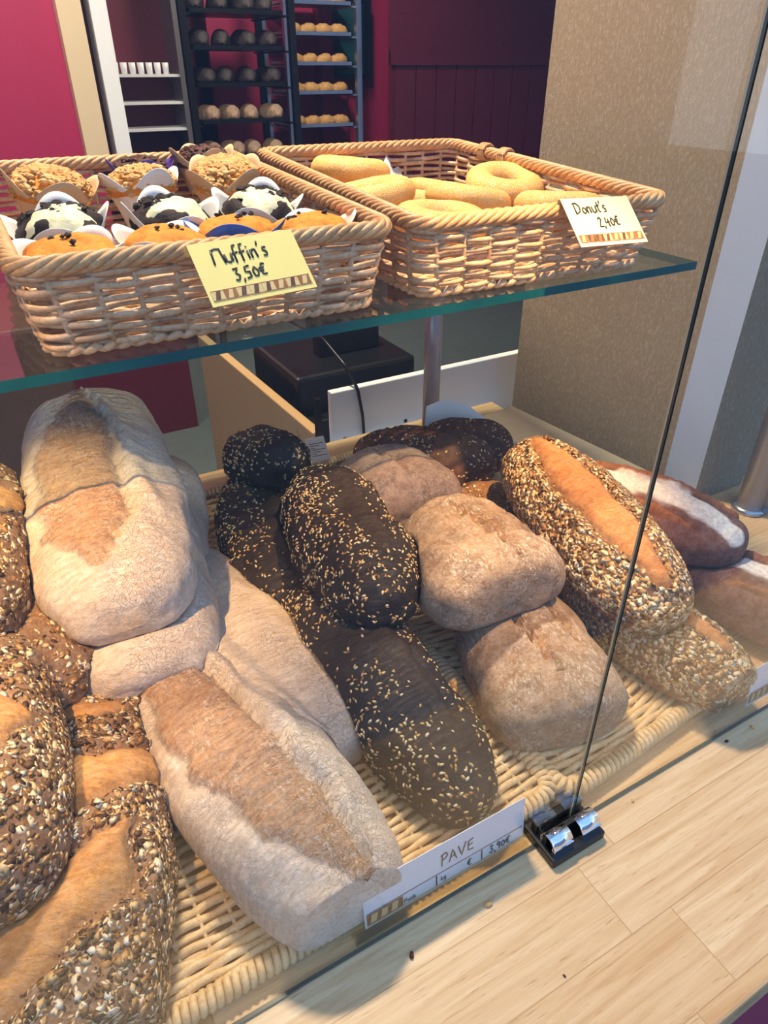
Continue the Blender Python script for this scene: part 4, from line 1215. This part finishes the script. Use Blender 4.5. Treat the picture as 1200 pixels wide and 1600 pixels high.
# crimson plank door
t = MB()
for i in range(9):
    x = 2.30 + i * 0.16
    t.box((x, 4.30, -0.85), (x + 0.152, 4.34, 0.66))
t.box((2.28, 4.28, 0.66), (3.8, 4.35, 0.74)); t.box((2.28, 4.335, -0.85), (3.76, 4.36, 2.2))
struct(t.build('door_1', M['dark_crimson']))
b = MB(); b.box((2.05, 4.9, -0.85), (2.25, 5.0, 2.2)); struct(b.build('trim_3', M['crimson']))


def loaf_small(mat, seed, L=0.2, Wd=0.11, H=0.09, n=2.6):
    o, d = loaf('baked_loaf', mat, (0, 0, 0, 0, 0, 0, L, Wd, H), [], n=n, seed=seed, nu=26, nv=24, lump=0.012, rest=False)
    return o


def rack(name, x0, x1, y0, y1, zs, label, mat):
    t = empty(name, ((x0 + x1) / 2, (y0 + y1) / 2, -0.85))
    hx, hy = (x1 - x0) / 2, (y1 - y0) / 2
    for sx_ in (-1, 1):
        for sy_ in (-1, 1):
            b = MB(); b.box((sx_ * hx - 0.018, sy_ * hy - 0.018, 0), (sx_ * hx + 0.018, sy_ * hy + 0.018, 2.3)); b.build('upright', mat, t)
    for z in zs:
        for sx_ in (-1, 1):
          b = MB(); b.box((sx_ * (hx - 0.03) - 0.012, -hy, z + 0.85 - 0.012), (sx_ * (hx - 0.03) + 0.012, hy, z + 0.85 - 0.002))
          b.build('runner', mat, t)
    tag(t, label, 'rack', 'bakery racks at the back of the shop')
    return t


def tray_of(x0, x1, y0, y1, z, mat, label, group):
    b = MB(); b.box((x0, y0, z), (x1, y1, z + 0.006)); b.box((x0, y0, z + 0.006), (x1, y0 + 0.008, z + 0.020)); b.box((x0, y1 - 0.008, z + 0.006), (x1, y1, z + 0.020))
    b.box((x0, y0, z), (x0 + 0.008, y1, z + 0.020)); b.box((x1 - 0.008, y0, z), (x1, y1, z + 0.020))
    o = b.build('baking_tray', mat); tag(o, label, 'tray', group); return o


R1 = (0.86, 1.46, 4.0, 4.5)
RZ = [0.205, 0.385, 0.56, 0.73, 0.89, 1.05]
rack('bakery_rack', *R1, RZ, 'tall black steel rack of dark loaves at the back of the shop', M['rack_black'])
protos = {k: loaf_small(k, 60 + i) for i, k in enumerate(('brown', 'dark'))}
first = {k: True for k in protos}
def put(k, loc, rz, label, group, sc=1.0):
    o = protos[k]
    if first[k]: first[k] = False
    else:
        o = o.copy(); COL.objects.link(o)
    o.location = loc; o.rotation_euler = (0, 0, rz); o.scale = (sc,) * 3
    tag(o, label, 'bread', group); return o
ROWN = ['lowest', 'second', 'third', 'fourth', 'fifth', 'sixth']
COLN = ['first', 'second', 'third', 'fourth']
for r, z in enumerate(RZ):
    tray_of(0.90, 1.42, 4.02, 4.48, z, M['rack_black'], 'black tray in the black rack, %s from the bottom of those in view' % ROWN[r], 'black trays in the black rack')
    for c in range(4):
        k = 'brown' if r < 2 else 'dark'
        put(k, (0.97 + c * 0.127, 4.14, z + 0.052), 0.25 * math.sin(c * 2 + r), '%s loaf, %s from the left on the %s tray of the black rack' % ('brown' if k == 'brown' else 'dark', COLN[c], ROWN[r]), 'loaves in the black rack', 0.97)
R2 = (1.66, 2.16, 4.55, 4.95)
RZ2 = [0.13, 0.31, 0.50, 0.66, 0.82, 0.98]
rack('bakery_rack', *R2, RZ2, 'pale steel rack of croissants before the crimson wall', M['steel'])


def croissant():
    b = MB(); k = 12; n = 26
    a = np.linspace(-1.25, 1.25, n)
    P = np.stack([0.055 * np.sin(a), 0.03 - 0.03 * np.cos(a) * 1.6, np.full(n, 0.022)], 1)
    r = 0.026 * np.cos(a / 1.25 * PI / 2 * 0.93) ** 0.6 * (1 + 0.09 * np.abs(np.sin(a * 7)))
    P[:, 2] = r * 0.9
    b.tube(P, r, k)
    return b.build('croissant', M['crumble'])
cp = croissant(); fc = True
for r, z in enumerate(RZ2):
    tray_of(1.69, 2.13, 4.57, 4.93, z, M['steel'], 'pale tray in the croissant rack, %s from the bottom of those in view' % ROWN[r], 'trays in the croissant rack')
    for c in range(4):
        o = cp if fc else cp.copy()
        if not fc: COL.objects.link(o)
        fc = False
        o.location = (1.75 + c * 0.105, 4.66, z + 0.007); o.rotation_euler = (0, 0, 0.4 * math.sin(c + r * 2)); o.scale = (1.15,) * 3
        tag(o, 'croissant, %s from the left on the %s tray of the pale rack' % (COLN[c], ROWN[r]), 'croissant', 'croissants in the pale rack')
# small dark window on the crimson wall
t = empty('wall_mirror', (2.16, 4.84, 0.58))
b = MB(); b.box((-0.02, 0, 0), (0.26, 0.04, 0.46)); b.build('frame', M['black'], t, bevel=0.004)
b = MB(); b.box((0.0, -0.004, 0.03), (0.20, 0.0, 0.43)); b.build('pane', M['teal'], t)
tag(t, 'small dark framed pane hanging before the crimson wall', 'pane')
b = MB(); b.box((1.3, 5.0, -0.85), (2.7, 5.05, 2.2)); struct(b.build('wall_crimson', M['crimson']))
# display shelf with glasses behind the doorway
t = empty('wall_shelf_unit', (0.42, 3.9, -0.85))
b = MB()
for x in (0.0, 0.36): b.box((x, -0.01, 0), (x + 0.025, 0.2, 2.6))
b.build('frame', M['steel'], t)
for z in (1.22, 1.34, 1.46):
    b = MB(); b.box((0.025, 0, z), (0.36, 0.2, z + 0.012)); b.build('shelf', M['white'], t)
b = MB(); b.box((-0.1, 0.2, 0), (0.40, 0.22, 2.7)); b.build('back_panel', M['dark_crimson'], t)
tag(t, 'metal shelf unit seen through the doorway left of the black rack', 'shelf unit')
gp = None
for i in range(7):
    if gp is None:
        b = MB(); b.lathe([(0.014, 0), (0.017, 0.05), (0.0155, 0.05), (0.012, 0.003), (0.0, 0.003)], 14); gp = b.build('drinking_glass', M['white']); o = gp
    else:
        o = gp.copy(); COL.objects.link(o)
    o.location = (0.475 + i * 0.042, 3.95, 0.622)
    tag(o, 'small glass in the row on the upper board of the doorway shelf unit', 'glass', 'small glasses on the shelf unit')
# person's blue sleeve seen before the rack is left to the glass; brown cabinet under the shelf at left
b = MB(); b.box((-1.6, 1.6, -0.85), (-0.24, 2.1, 0.12)); o = b.build('brown_cabinet', M['brown_wood'], bevel=0.01); tag(o, 'dark brown cabinet on the shop floor at the far left', 'cabinet')
